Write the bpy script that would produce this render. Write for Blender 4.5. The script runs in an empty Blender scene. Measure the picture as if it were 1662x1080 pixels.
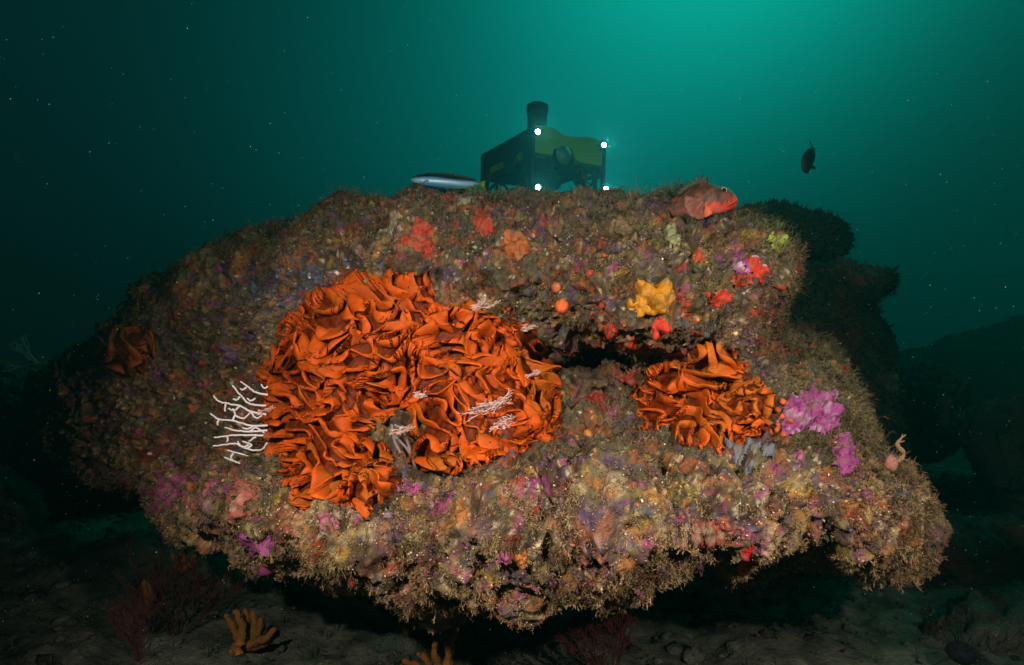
import time; T0 = time.time()
import bpy, bmesh, math, random
import numpy as np
from mathutils import Vector, Matrix
R_ = math.radians
random.seed(7); rng = np.random.default_rng(7)
sc = bpy.context.scene
F = 1015.0; CX = 831.0; CY = 540.0          # focal length and centre of the photograph, in its pixels

# ------------------------------------------------------------ camera, world, light, exposure
cd = bpy.data.cameras.new('camera'); cam = bpy.data.objects.new('camera', cd); sc.collection.objects.link(cam)
cam.location = (0, 0, 0); cam.rotation_euler = (R_(90), 0, 0)
cd.sensor_width = 36; cd.lens = F/1662*36; cd.clip_start = .02; cd.clip_end = 200
sc.camera = cam
sc.view_settings.view_transform = 'Standard'; sc.view_settings.look = 'None'
sc.view_settings.exposure = 0; sc.view_settings.gamma = 1
w = bpy.data.worlds.new('World'); sc.world = w; w.use_nodes = True
nt = w.node_tree; nt.nodes.clear(); N = nt.nodes.new; L = nt.links.new
WORLD_STR = 1.15
def wdot(nt, vec, d):
    n = nt.nodes.new('ShaderNodeVectorMath'); n.operation = 'DOT_PRODUCT'
    nt.links.new(vec, n.inputs[0]); dv = Vector(d).normalized(); n.inputs[1].default_value = dv
    return n.outputs['Value']
def wmath(nt, op, a, b=None, clamp=False):
    n = nt.nodes.new('ShaderNodeMath'); n.operation = op; n.use_clamp = clamp
    for i, x in enumerate((a, b)):
        if x is None: continue
        if hasattr(x, 'links'): nt.links.new(x, n.inputs[i])
        else: n.inputs[i].default_value = x
    return n.outputs[0]
tc = N('ShaderNodeTexCoord'); nv = N('ShaderNodeVectorMath'); nv.operation = 'NORMALIZE'; L(tc.outputs['Generated'], nv.inputs[0])
vec = nv.outputs[0]
def lobe(d, k):      # exp(k*(dot-1))
    return wmath(nt, 'EXPONENT', wmath(nt, 'MULTIPLY', wmath(nt, 'SUBTRACT', wdot(nt, vec, d), 1.0), k))
sA = lobe((.36, 1, .76), 27); sB = lobe((.08, 1, .30), 12.5); sC = lobe((.1, .5, 1.3), 2.6)
def scaled(col, s, k):
    n = N('ShaderNodeVectorMath'); n.operation = 'SCALE'; n.inputs[0].default_value = col
    L(wmath(nt, 'MULTIPLY', s, k), n.inputs['Scale']); return n.outputs[0]
def add(a, b):
    n = N('ShaderNodeVectorMath'); n.operation = 'ADD'; L(a, n.inputs[0]); L(b, n.inputs[1]); return n.outputs[0]
tot = add(add(scaled((.006, 1, .76), sA, .42), scaled((.0, .88, .78), sB, .115)), scaled((.01, .85, .70), sC, .02))
bg = N('ShaderNodeBackground'); bg.inputs['Strength'].default_value = WORLD_STR; L(tot, bg.inputs['Color'])
base = N('ShaderNodeVectorMath'); base.operation = 'ADD'; L(tot, base.inputs[0]); base.inputs[1].default_value = (.0003, .0045, .0065)
L(base.outputs[0], bg.inputs['Color'])
wo = N('ShaderNodeOutputWorld'); L(bg.outputs[0], wo.inputs['Surface'])

def lamp(name, typ, loc, target, energy, color, **kw):
    l = bpy.data.lights.new(name, typ); l.energy = energy; l.color = color
    for k, v in kw.items(): setattr(l, k, v)
    o = bpy.data.objects.new(name, l); sc.collection.objects.link(o); o.location = loc
    o.rotation_euler = (Vector(target)-Vector(loc)).to_track_quat('-Z', 'Y').to_euler(); return o
lamp('sun', 'SUN', (0, 0, 5), (-.75, -.40, 4.2), .7, (.03, 1, .72), angle=R_(40))
# the photographer's two strobes, held out on arms to both sides of the camera
lamp('strobe', 'SPOT', (-.50, .02, .36), (-.02, 1.2, -.27), 84, (1, .90, .76), spot_size=R_(90), spot_blend=1.0, shadow_soft_size=.022)
lamp('strobe', 'SPOT', (.74, .02, .30), (.34, 1.15, -.28), 80, (1, .90, .76), spot_size=R_(86), spot_blend=1.0, shadow_soft_size=.022)

# ------------------------------------------------------------ helpers
def P(px, py, D):
    px = np.asarray(px, float); py = np.asarray(py, float); D = np.asarray(D, float)
    return np.stack([(px-CX)/F*D, D+0*px, (CY-py)/F*D], -1)
def hsh(ix, iy, iz, s):
    h = (ix*np.int64(374761393) + iy*np.int64(668265263) + iz*np.int64(1440670441) + s*np.int64(974634777)) & 0xffffffff
    h = ((h ^ (h >> 13))*1274126177) & 0xffffffff; h = ((h ^ (h >> 15))*2246822519) & 0xffffffff
    return (h ^ (h >> 16)) & 0xffffffff
def vnoise(p, s=0):
    i = np.floor(p).astype(np.int64); f = p-i; u = f*f*(3-2*f); r = 0
    for dx in (0, 1):
        wx = u[..., 0] if dx else 1-u[..., 0]
        for dy in (0, 1):
            wy = u[..., 1] if dy else 1-u[..., 1]
            for dz in (0, 1):
                wz = u[..., 2] if dz else 1-u[..., 2]
                r = r + wx*wy*wz*(hsh(i[..., 0]+dx, i[..., 1]+dy, i[..., 2]+dz, s)/2147483648.0-1)
    return r
def fbm(p, sc_, o=4, s=0, g=.5):
    r = 0; a = 1; t = 0
    for k in range(o):
        r = r + a*vnoise(p*sc_*(2.03**k)+17.3*k, s+k*11); t += a; a *= g
    return r/t*1.6
def worley(p, sc_, s=0):
    q = p*sc_; i = np.floor(q).astype(np.int64); f = q-i
    d1 = np.full(q.shape[:-1], 9.0); cid = np.zeros(q.shape[:-1], np.int64)
    for dx in (-1, 0, 1):
        for dy in (-1, 0, 1):
            for dz in (-1, 0, 1):
                a, b, c = i[..., 0]+dx, i[..., 1]+dy, i[..., 2]+dz
                h = hsh(a, b, c, s)
                jx = (h & 1023)/1023.; jy = ((h >> 10) & 1023)/1023.; jz = ((h >> 20) & 1023)/1023.
                d = (dx+jx-f[..., 0])**2+(dy+jy-f[..., 1])**2+(dz+jz-f[..., 2])**2
                m = d < d1; d1 = np.where(m, d, d1); cid = np.where(m, h, cid)
    return np.sqrt(d1), cid
def mesh_np(name, V, faces, col=None, smooth=True, mat=None, parent=None, link=True):
    me = bpy.data.meshes.new(name); V = np.asarray(V, np.float32).reshape(-1, 3)
    faces = [np.asarray(f, np.int32) for f in faces if len(f)]
    nl = sum(f.size for f in faces); nf = sum(len(f) for f in faces)
    me.vertices.add(len(V)); me.vertices.foreach_set('co', V.ravel())
    me.loops.add(nl); me.loops.foreach_set('vertex_index', np.concatenate([f.ravel() for f in faces]))
    me.polygons.add(nf)
    cnt = np.concatenate([np.full(len(f), f.shape[1], np.int32) for f in faces])
    me.polygons.foreach_set('loop_start', np.concatenate([[0], np.cumsum(cnt)[:-1]]).astype(np.int32))
    me.polygons.foreach_set('use_smooth', np.full(nf, smooth))
    me.update(calc_edges=True)
    if col is not None:
        a = me.color_attributes.new('Col', 'FLOAT_COLOR', 'POINT')
        c = np.ones((len(V), 4), np.float32); c[:, :3] = np.clip(col, 0, 1); a.data.foreach_set('color', c.ravel())
    if mat: me.materials.append(mat)
    o = bpy.data.objects.new(name, me)
    if link: sc.collection.objects.link(o)
    if parent: o.parent = parent
    return o
def tag(o, label=None, cat=None, group=None, kind=None):
    if label: o['label'] = label
    if cat: o['category'] = cat
    if group: o['group'] = group
    if kind: o['kind'] = kind
    return o
def empty(name, loc=(0, 0, 0)):
    o = bpy.data.objects.new(name, None); sc.collection.objects.link(o); o.location = loc; o.empty_display_size = .05; return o
def nrm(v): return v/np.maximum(np.linalg.norm(v, axis=-1, keepdims=True), 1e-9)
def vnormals(V, quads):
    a = V[quads]; n = np.cross(a[:, 2]-a[:, 0], a[:, 3]-a[:, 1]); r = np.zeros_like(V)
    for k in range(4):
        for c in range(3): r[:, c] += np.bincount(quads[:, k], n[:, c], len(V))
    return nrm(r)
def sdist(px, py, poly):       # signed distance to a polygon, positive inside
    poly = np.array(poly, float); d = np.full(px.shape, 1e9); ins = np.zeros(px.shape, bool)
    for k in range(len(poly)):
        x1, y1 = poly[k]; x2, y2 = poly[(k+1) % len(poly)]
        ex, ey = x2-x1, y2-y1; t = np.clip(((px-x1)*ex+(py-y1)*ey)/(ex*ex+ey*ey), 0, 1)
        d = np.minimum(d, (px-x1-t*ex)**2+(py-y1-t*ey)**2)
        if y1 != y2: ins ^= ((y1 > py) != (y2 > py)) & (px < (x2-x1)*(py-y1)/(y2-y1)+x1)
    return np.where(ins, 1, -1)*np.sqrt(d)
def rbf(pts, c=45.):
    p = np.array(pts, float); A = np.sqrt(((p[:, None, :2]-p[None, :, :2])**2).sum(-1)+c*c)
    wt = np.linalg.solve(A+np.eye(len(p))*1.5, p[:, 2]-p[:, 2].mean()); m = p[:, 2].mean()
    def f(px, py):
        r = np.full(np.shape(px), m)
        for k in range(len(p)): r = r+wt[k]*np.sqrt((px-p[k, 0])**2+(py-p[k, 1])**2+c*c)
        return r
    return f
# materials
def mat(name, color=None, rough=.6, bump=None, attr=False, spec=.3, metal=0, emit=None, mottle=None, sss=0, alpha=None, trans=0):
    m = bpy.data.materials.new(name); m.use_nodes = True; t = m.node_tree; b = t.nodes['Principled BSDF']
    b.inputs['Roughness'].default_value = rough; b.inputs['Metallic'].default_value = metal
    b.inputs['Specular IOR Level'].default_value = spec
    src = None
    if attr:
        a = t.nodes.new('ShaderNodeAttribute'); a.attribute_name = 'Col'; src = a.outputs['Color']
    elif color: b.inputs['Base Color'].default_value = (*color, 1)
    tcn = t.nodes.new('ShaderNodeTexCoord')
    if mottle:       # (scale, amount, second colour)
        n = t.nodes.new('ShaderNodeTexNoise'); n.inputs['Scale'].default_value = mottle[0]; n.inputs['Detail'].default_value = 6
        t.links.new(tcn.outputs['Object'], n.inputs['Vector'])
        cr = t.nodes.new('ShaderNodeMapRange'); cr.inputs[1].default_value = .42; cr.inputs[2].default_value = .62; cr.inputs[4].default_value = mottle[1]
        t.links.new(n.outputs['Fac'], cr.inputs[0])
        mx = t.nodes.new('ShaderNodeMix'); mx.data_type = 'RGBA'; t.links.new(cr.outputs[0], mx.inputs[0])
        if src: t.links.new(src, mx.inputs[6])
        else: mx.inputs[6].default_value = (*color, 1)
        mx.inputs[7].default_value = (*mottle[2], 1); src = mx.outputs[2]
    if src: t.links.new(src, b.inputs['Base Color'])
    if bump:         # list of (scale, distance)
        prev = None
        for s_, d_ in bump:
            n = t.nodes.new('ShaderNodeTexNoise'); n.inputs['Scale'].default_value = s_; n.inputs['Detail'].default_value = 4
            t.links.new(tcn.outputs['Object'], n.inputs['Vector'])
            bp = t.nodes.new('ShaderNodeBump'); bp.inputs['Distance'].default_value = d_; bp.inputs['Strength'].default_value = 1
            t.links.new(n.outputs['Fac'], bp.inputs['Height'])
            if prev: t.links.new(prev, bp.inputs['Normal'])
            prev = bp.outputs['Normal']
        t.links.new(prev, b.inputs['Normal'])
    if sss: b.inputs['Subsurface Weight'].default_value = sss; b.inputs['Subsurface Scale'].default_value = .004
    if emit: b.inputs['Emission Color'].default_value = (*emit[0], 1); b.inputs['Emission Strength'].default_value = emit[1]
    if trans: b.inputs['Transmission Weight'].default_value = trans
    return m
M_ROCK = mat('encrusted_rock', attr=True, rough=.8, spec=.25, bump=[(260, .004), (900, .0015)], mottle=(700, .45, (.06, .045, .03)))
M_DROCK = mat('dark_rock', attr=True, rough=.9, spec=.1, bump=[(60, .02), (200, .006)])
M_TURF = mat('turf', attr=True, rough=.8, spec=.15)
M_NOD = mat('nodules', attr=True, rough=.45, spec=.5, bump=[(900, .001)])
M_BRYO = mat('bryozoan', attr=True, rough=.38, spec=.3, bump=[(1500, .0010), (90, .002)], mottle=(70, .5, (.40, .070, .004)))
M_CRUST = mat('crust', attr=True, rough=.5, spec=.4, bump=[(700, .0018), (220, .002)])
M_SAND = mat('sand', color=(.12, .125, .095), rough=.95, spec=.05, bump=[(60, .012), (300, .006)], mottle=(14, .8, (.035, .04, .03)))

# ------------------------------------------------------------ a boulder grown from an outline, with its own depth and a full back
def inflated(name, poly, dfun, R, B, E, step, amps, edge_noise=8, colfun=None, matl=None, seed=0, vox=.012):
    poly = np.array(poly, float); x0, y0 = poly.min(0)-25; x1, y1 = poly.max(0)+25
    gx, gy = np.meshgrid(np.arange(x0, x1, step), np.arange(y0, y1, step)); sh = gx.shape
    e = sdist(gx, gy, poly)
    q = np.stack([gx, gy, 0*gx+seed*7.1], -1)
    e = e+edge_noise*fbm(q, 1/55., 4, seed)
    m = e > 0
    # a quad is kept where its four corners are inside
    qm = m[:-1, :-1] & m[1:, :-1] & m[:-1, 1:] & m[1:, 1:]
    used = np.zeros(sh, bool); used[:-1, :-1] |= qm; used[1:, :-1] |= qm; used[:-1, 1:] |= qm; used[1:, 1:] |= qm
    cnt = np.zeros(sh, int)
    cnt[:-1, :-1] += qm; cnt[1:, :-1] += qm; cnt[:-1, 1:] += qm; cnt[1:, 1:] += qm
    interior = used & (cnt == 4)
    t = np.clip(e/E, 0, 1); infl = np.sqrt(np.maximum(1-(1-t)**2, 0))
    D = dfun(gx, gy)
    Df = D+R*(1-infl); 
    tb = np.clip(e/(E*2.2), 0, 1); Db = Df+B*np.sqrt(np.maximum(1-(1-tb)**2, 0))+R*infl*.6
    fi = -np.ones(sh, int); fi[used] = np.arange(used.sum()); nf = used.sum()
    bi = fi.copy(); bi[interior] = nf+np.arange(interior.sum())
    V = np.concatenate([P(gx, gy, Df)[used], P(gx, gy, Db)[interior]])
    px = np.concatenate([gx[used], gx[interior]]); py = np.concatenate([gy[used], gy[interior]]); ee = np.concatenate([e[used], e[interior]])
    J, I = np.nonzero(qm)
    qf = np.stack([fi[J+1, I], fi[J+1, I+1], fi[J, I+1], fi[J, I]], -1)
    qb = np.stack([bi[J, I], bi[J, I+1], bi[J+1, I+1], bi[J+1, I]], -1)
    Q = np.concatenate([qf, qb])
    n = vnormals(V, Q)
    def disp(V, n):
        d = 0
        for (s_, a_, kind) in amps:
            if kind == 'f': d = d+a_*fbm(V+seed, s_, 4, seed+int(s_))
            elif kind == 'r': d = d+a_*(1-2*np.abs(fbm(V+seed, s_, 4, seed+int(s_))))
            elif kind == 'p':
                w_, _ = worley(V*[1, 1, 1.5]+seed+.03*fbm(V, 9, 2, 3)[:, None], s_, seed+3); d = d-a_*np.maximum(.36-w_, 0)*2
            else:
                w_, _ = worley(V+seed, s_, seed); d = d+a_*np.maximum(.55-w_, 0)*2
        return d
    gp = np.full(sh+(3,), np.nan); gn = np.full(sh+(3,), np.nan); G_ = V+n*disp(V, n)[:, None]; gp[used] = G_[:nf]; gn[used] = vnormals(G_, Q)[:nf]
    # even faces all round: remesh the closed shell, then displace it
    tmp = mesh_np('tmp', V, [Q]); md = tmp.modifiers.new('r', 'REMESH'); md.mode = 'VOXEL'; md.voxel_size = vox; md.use_smooth_shade = True
    sm = tmp.modifiers.new('s', 'SMOOTH'); sm.iterations = 3; sm.factor = .5
    dg = bpy.context.evaluated_depsgraph_get(); em = tmp.evaluated_get(dg).to_mesh()
    V = np.empty(len(em.vertices)*3); em.vertices.foreach_get('co', V); V = V.reshape(-1, 3)
    Q = np.empty(len(em.loops), int); em.loops.foreach_get('vertex_index', Q); Q = Q.reshape(-1, 4)
    tmp.evaluated_get(dg).to_mesh_clear(); tm = tmp.data; bpy.data.objects.remove(tmp); bpy.data.meshes.remove(tm)
    n = vnormals(V, Q); d = disp(V, n); V = V+n*d[:, None]; n = vnormals(V, Q)
    vw = nrm(V); fac = -(vw*n).sum(1)
    px = CX+F*V[:, 0]/V[:, 1]; py = CY-F*V[:, 2]/V[:, 1]
    ee = sdist(px, py, poly)
    front = fac > -.15
    col = colfun(V, n, px, py, d) if colfun else None
    o = mesh_np(name, V, [Q], col, mat=matl)
    print(name, len(V), round(time.time()-T0, 1))
    wpx = np.maximum(fac, .22)/V[:, 1]**2*np.where(front, 1, .25)
    return dict(o=o, V=V, n=n, px=px, py=py, e=ee, front=front, x0=x0, y0=y0, step=step, gp=gp, gn=gn, col=col, wpx=wpx)
def sample(Rk, px, py):        # bilinear look-up of the finished surface under a photo position
    fx = (np.asarray(px, float)-Rk['x0'])/Rk['step']; fy = (np.asarray(py, float)-Rk['y0'])/Rk['step']
    h, w_ = Rk['gp'].shape[:2]
    i = np.clip(np.floor(fx).astype(int), 0, w_-2); j = np.clip(np.floor(fy).astype(int), 0, h-2); a = (fx-i)[..., None]; b = (fy-j)[..., None]
    def bl(g): return (g[j, i]*(1-a)+g[j, i+1]*a)*(1-b)+(g[j+1, i]*(1-a)+g[j+1, i+1]*a)*b
    return bl(Rk['gp']), nrm(bl(Rk['gn']))

# ------------------------------------------------------------ the main reef boulder
OUT = [(50,672),(62,618),(112,570),(162,540),(216,516),(236,462),(280,450),(335,424),(384,400),(434,374),(522,352),(600,328),(660,322),(740,320),(800,328),(860,330),(930,330),(985,341),(1040,330),(1090,312),(1150,336),(1210,350),(1240,362),(1266,392),(1274,425),(1268,455),(1264,490),(1254,518),(1290,540),(1335,562),(1366,600),(1372,640),(1392,655),(1404,690),(1420,722),(1460,768),(1482,810),(1508,855),(1478,900),(1430,920),(1370,905),(1300,895),(1240,915),(1200,938),(1150,912),(1075,932),(1030,972),(965,978),(900,955),(862,990),(805,962),(760,970),(720,988),(645,962),(585,948),(525,915),(470,895),(440,905),(405,882),(375,850),(300,858),(262,832),(240,795),(180,790),(120,760),(65,705)]
DP = [(250,440,1.78),(400,385,1.68),(600,345,1.5),(850,335,1.45),(1100,345,1.38),(1250,375,1.32),
 (300,510,1.72),(450,450,1.45),(650,400,1.33),(850,400,1.27),(1050,430,1.18),(1200,450,1.18),(1270,430,1.22),
 (700,445,1.31),(900,520,1.27),(1000,530,1.17),(1100,530,1.15),(1200,525,1.18),
 (950,640,1.34),(1000,650,1.30),(920,700,1.24),(850,560,1.36),(500,600,1.42),(700,600,1.38),(820,650,1.32),(560,770,1.20),(620,720,1.28),
 (400,800,1.22),(450,860,1.10),(600,860,1.02),(800,820,1.0),(1000,800,.98),(1200,800,1.0),(1400,820,1.06),(1480,860,1.15),
 (700,930,1.05),(1000,930,1.02),(1300,880,1.03),(820,765,1.12),(1000,745,1.10),
 (300,650,1.62),(390,650,1.50),(300,800,1.40),(180,560,1.74),(100,650,1.88),(60,620,1.96),(150,720,1.80),(330,740,1.5),
 (1250,620,1.24),(1330,600,1.33),(1370,700,1.16),(1150,640,1.28),(1300,550,1.45),(1420,740,1.14),(1290,700,1.15)]
f0 = rbf(DP)
def dmain(x, y):
    d = f0(x, y)
    wob = 9*np.sin(x/23.)+5*np.sin(x/9.+1); d = d+.32*np.exp(-((x-950)/75)**2-((y-575-wob*.8)/21)**2)+.14*np.exp(-((x-1040)/70)**2-((y-592)/13)**2)
    d = d+.10*np.exp(-((x-1085)/80)**2-((y-640)/40)**2)
    return d
def lin(h): return np.array([((int(h[i:i+2], 16)/255.)**2.2) for i in (0, 2, 4)])
C = {k: np.array(v) for k, v in dict(tan=(.30,.20,.09), olive=(.10,.078,.040), cream=(.62,.50,.33), mauve=(.16,.07,.13), purple=(.10,.045,.14), rust=(.40,.11,.03), red=(.48,.03,.015),
   magenta=(.42,.06,.25), orange=(.60,.20,.03), yellow=(.50,.32,.04), blue=(.09,.11,.19), brown=(.10,.055,.03), green=(.20,.24,.10), dark=(.03,.022,.018)).items()}
def blob(x, y, cx, cy, rx, ry): return np.exp(-((x-cx)/rx)**2-((y-cy)/ry)**2)
def mixin(c, col, m): return c*(1-m[:, None])+col*m[:, None]
def ss(a, b, x): t = np.clip((x-a)/(b-a), 0, 1); return t*t*(3-2*t)
def crustcol(V, n, x, y, d):
    c = np.tile(C['olive']*1.1, (len(V), 1))
    low = ss(730, 800, y)
    c = mixin(c, C['tan'], .8*ss(.05, .5, fbm(V, 14, 5, 3)+low*.35)); c = mixin(c, np.array([.50, .36, .20]), low*ss(.1, .5, fbm(V, 30, 4, 4)+.3*blob(x, y, 530, 850, 90, 40)))
    c = mixin(c, C['brown'], ss(.0, .4, fbm(V, 22, 5, 5)))
    k = fbm(V, 9, 4, 21)
    c = mixin(c, C['mauve'], .7*ss(.40, .6, fbm(V, 20, 5, 8)+.2*low+.2*blob(x, y, 960, 400, 60, 60)+.2*blob(x, y, 900, 860, 150, 50))*.8)
    c = mixin(c, C['purple'], .75*ss(.46, .62, fbm(V, 18, 5, 9)+.28*blob(x, y, 880, 860, 160, 60)+.25*blob(x, y, 960, 410, 60, 60))*.85)
    c = mixin(c, C['rust'], .65*ss(.38, .52, fbm(V, 24, 5, 12)+.12+.18*blob(x, y, 620, 360, 140, 50))*.8)
    c = mixin(c, C['blue'], ss(.55, .75, fbm(V, 60, 4, 14)+.7*blob(x, y, 470, 470, 110, 45))*.8)
    c = mixin(c, C['red'], .65*ss(.62, .70, fbm(V, 26, 5, 31)+.16*blob(x, y, 1150, 470, 130, 90)+.1*blob(x, y, 780, 370, 60, 50)+.35*blob(x, y, 1290, 520, 45, 14)))
    c = mixin(c, C['orange'], .5*ss(.60, .70, fbm(V, 34, 5, 41)+.18*low))
    c = mixin(c, C['magenta'], .6*ss(.64, .74, fbm(V, 28, 5, 51)+.18*low+.16*blob(x, y, 700, 800, 130, 50)+.12*blob(x, y, 290, 800, 60, 50)+.2*blob(x, y, 240, 430, 20, 30)))
    c = mixin(c, C['yellow'], .5*ss(.60, .68, fbm(V, 36, 4, 61)+.06*low+.12*blob(x, y, 1100, 800, 150, 60)))
    c = mixin(c, C['cream'], .8*ss(.62, .8, fbm(V, 90, 4, 71)+.22*blob(x, y, 520, 845, 70, 35)+.12*blob(x, y, 850, 800, 250, 40)+.12*blob(x, y, 200, 520, 30, 30)+.1*blob(x,y,640,380,40,20)))
    c = c*np.clip(1.05+.8*fbm(V, 130, 4, 81, .7), .25, 2)[:, None]
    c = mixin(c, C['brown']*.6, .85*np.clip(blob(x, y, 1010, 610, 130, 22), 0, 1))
    return c
AM = [(3.2, .032, 'f'), (8, .028, 'f'), (11, .055, 'p'), (24, .019, 'r'), (34, .018, 'p'), (70, .0065, 'f'), (60, .007, 'w'), (170, .0022, 'f')]
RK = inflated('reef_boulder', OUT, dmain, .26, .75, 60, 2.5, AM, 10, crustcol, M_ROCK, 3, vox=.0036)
tag(RK['o'], 'huge boulder crusted with brown, purple and rust coloured growth filling the foreground', 'boulder')

# ------------------------------------------------------------ turf: branched tufts, and small nodules, scattered over the boulder
def tufts(name, Pb, Nb, length, col, K, seed, label, parent=None, twig=3, wid=.00075, droop=0.0, link=True, matl=None):
    r = np.random.default_rng(seed); T = len(Pb)
    p = np.repeat(Pb, K, 0); n = np.repeat(Nb, K, 0); Ls = np.repeat(length, K)*r.uniform(.55, 1.15, T*K); c = np.repeat(col, K, 0)*r.uniform(.75, 1.25, (T*K, 1))
    d = nrm(n+r.normal(0, .55, p.shape)); p = p+r.normal(0, .0022, p.shape)-n*.002
    side = nrm(np.cross(d, r.normal(0, 1, p.shape)))
    bend = nrm(r.normal(0, 1, p.shape)+np.array([0, 0, -droop]))
    mid = p+d*Ls[:, None]*.55+bend*Ls[:, None]*.06; tip = p+d*Ls[:, None]+bend*Ls[:, None]*.28
    w_ = wid*r.uniform(.7, 1.3, (len(p), 1))
    Vs = [p-side*w_, p+side*w_, mid+side*w_*.8, mid-side*w_*.8, tip]
    nV = 5+3*twig; base = np.arange(len(p))*nV
    quads = np.stack([base, base+1, base+2, base+3], -1); tris = [np.stack([base+3, base+2, base+4], -1)]
    for k in range(twig):
        t = (.3+.6*(k+.5)/twig)*np.ones((len(p), 1)); root = np.where(t < .55, p+(mid-p)*t/.55, mid+(tip-mid)*(t-.55)/.45)
        td = nrm(d*.7+side*(1 if k % 2 else -1)*.8+r.normal(0, .35, p.shape)); tl = Ls[:, None]*r.uniform(.25, .45, (len(p), 1))
        pe = nrm(np.cross(td, r.normal(0, 1, p.shape)))
        Vs += [root-pe*w_*.7, root+pe*w_*.7, root+td*tl]
        tris.append(np.stack([base+5+3*k, base+6+3*k, base+7+3*k], -1))
    V = np.stack(Vs, 1).reshape(-1, 3)
    tipf = np.array([.45, .45, .85, .85, 1.35]+[.9, .9, 1.4]*twig); cc = (c[:, None, :]*tipf[None, :, None]).reshape(-1, 3)
    o = mesh_np(name, V, [quads, np.concatenate(tris)], cc, smooth=False, mat=matl or M_TURF)
    if label: tag(o, label, kind='stuff')
    return o
ICO = None
def ico(sub):
    bm = bmesh.new(); bmesh.ops.create_icosphere(bm, subdivisions=sub, radius=1); v = np.array([x.co[:] for x in bm.verts]); f = np.array([[q.index for q in x.verts] for x in bm.faces]); bm.free(); return v, f
def nodules(Pb, Nb, size, col, seed, sub=1, flat=.6, jit=.25):
    r = np.random.default_rng(seed); v, f = ico(sub); T = len(Pb)
    a = nrm(np.cross(Nb, r.normal(0, 1, Nb.shape))); b = np.cross(Nb, a)
    s = size[:, None, None]; vv = v[None]*(1+jit*r.normal(0, 1, (T, len(v), 1)))
    el = r.uniform(.7, 1.4, (T, 1, 1))
    V = Pb[:, None]+s*(vv[..., 0:1]*a[:, None]*el+vv[..., 1:2]*b[:, None]+vv[..., 2:3]*Nb[:, None]*flat)
    Fc = (f[None]+(np.arange(T)*len(v))[:, None, None]).reshape(-1, 3)
    cc = np.repeat(col, len(v), 0)
    return V.reshape(-1, 3), Fc, cc
vis = RK['front'] | (RK['e'] < 30)
idx = np.nonzero(vis)[0]
V, n, px, py, ee = (RK[k][idx] for k in ('V', 'n', 'px', 'py', 'e'))
BIGO = [(515,470),(590,450),(690,440),(720,470),(800,490),(850,510),(895,545),(890,600),(915,690),(900,745),(800,755),(740,750),(690,750),(650,740),(640,800),(580,825),(480,825),(450,780),(440,720),(425,640),(440,560),(480,520)]
BIG = BIGO; SML = [(1050,600),(1120,565),(1190,560),(1215,600),(1250,655),(1245,700),(1180,720),(1110,715),(1040,700),(1025,650)]
hid = (sdist(px, py, BIG) > 22) | (sdist(px, py, SML) > 22)
dens = .42+1.9*fbm(V, 13, 3, 101)
dens += .9*ss(1180, 1260, px)*(py < 560)+.9*blob(px, py, 1340, 600, 90, 60)+.8*blob(px, py, 1420, 700, 60, 60)+.6*ss(1280, 1400, px)
dens += .7*(ee < 22)+.45*ss(760, 860, py)+.3*blob(px, py, 1000, 470, 200, 60)
dens -= .5*blob(px, py, 700, 420, 200, 50)+.3*blob(px, py, 300, 600, 200, 150)+.5*blob(px, py, 960, 620, 100, 60)
dens = np.clip(dens, .06, 1.6)*(~hid)*np.where(px < 200, .5, 1)*RK['wpx'][idx]
# every grid cell covers the same picture area, so this spreads the tufts evenly in view
NT = 36000
ch = rng.choice(len(idx), NT, p=dens/dens.sum())
tc_ = np.tile(np.array([.20, .145, .068]), (NT, 1))
pv = V[ch]
tc_ = mixin(tc_, np.array([.095, .080, .036]), ss(0, .3, fbm(pv, 7, 3, 111)))
tc_ = mixin(tc_, np.array([.22, .085, .06]), .9*ss(.05, .35, fbm(pv, 16, 3, 121))); tc_ = mixin(tc_, np.array([.20, .09, .13]), .8*ss(.25, .5, fbm(pv, 19, 3, 123)))
tc_ = mixin(tc_, np.array([.27, .23, .11]), .8*blob(px[ch], py[ch], 1330, 620, 110, 70)+.5*ss(1380, 1440, px[ch])*(py[ch] < 760))
tc_ = mixin(tc_, np.array([.42, .27, .13]), (.6+.4*ss(740, 820, py[ch]))*ss(.2-.35, .5-.2, -.35+.35*ss(740, 820, py[ch])+ rng.random(NT)*.5+fbm(pv, 25, 2, 131)*.8))
tc_ = mixin(tc_, np.array([.10, .14, .06]), .65*ss(.3, .8, n[ch][:, 2])*(py[ch] < 640))  # green on upward-facing tufts stands in for teal light from above
dk = rng.random(NT) < .22; tc_[dk] = tc_[dk]*.35
lg = (.0045+.0075*rng.random(NT)**1.5)*(1-.3*(py[ch] < 520)*(px[ch] < 1000))*(1+.8*blob(px[ch], py[ch], 1340, 600, 90, 60)+.5*blob(px[ch], py[ch], 1430, 700, 80, 60)+.35*(ee[ch] < 16)+.3*ss(1300, 1450, px[ch]))*(1+.5*fbm(pv, 13, 2, 141))*(1+1.1*ss(.35, .8, n[ch][:, 2])*(py[ch] < 470))
lg = lg*np.clip(pv[:, 1]/1.2, .8, 1.4)
tufts('turf', pv, n[ch], lg, tc_, 7, 11, 'fuzzy khaki and brown turf covering the boulder', droop=.4)
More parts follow.
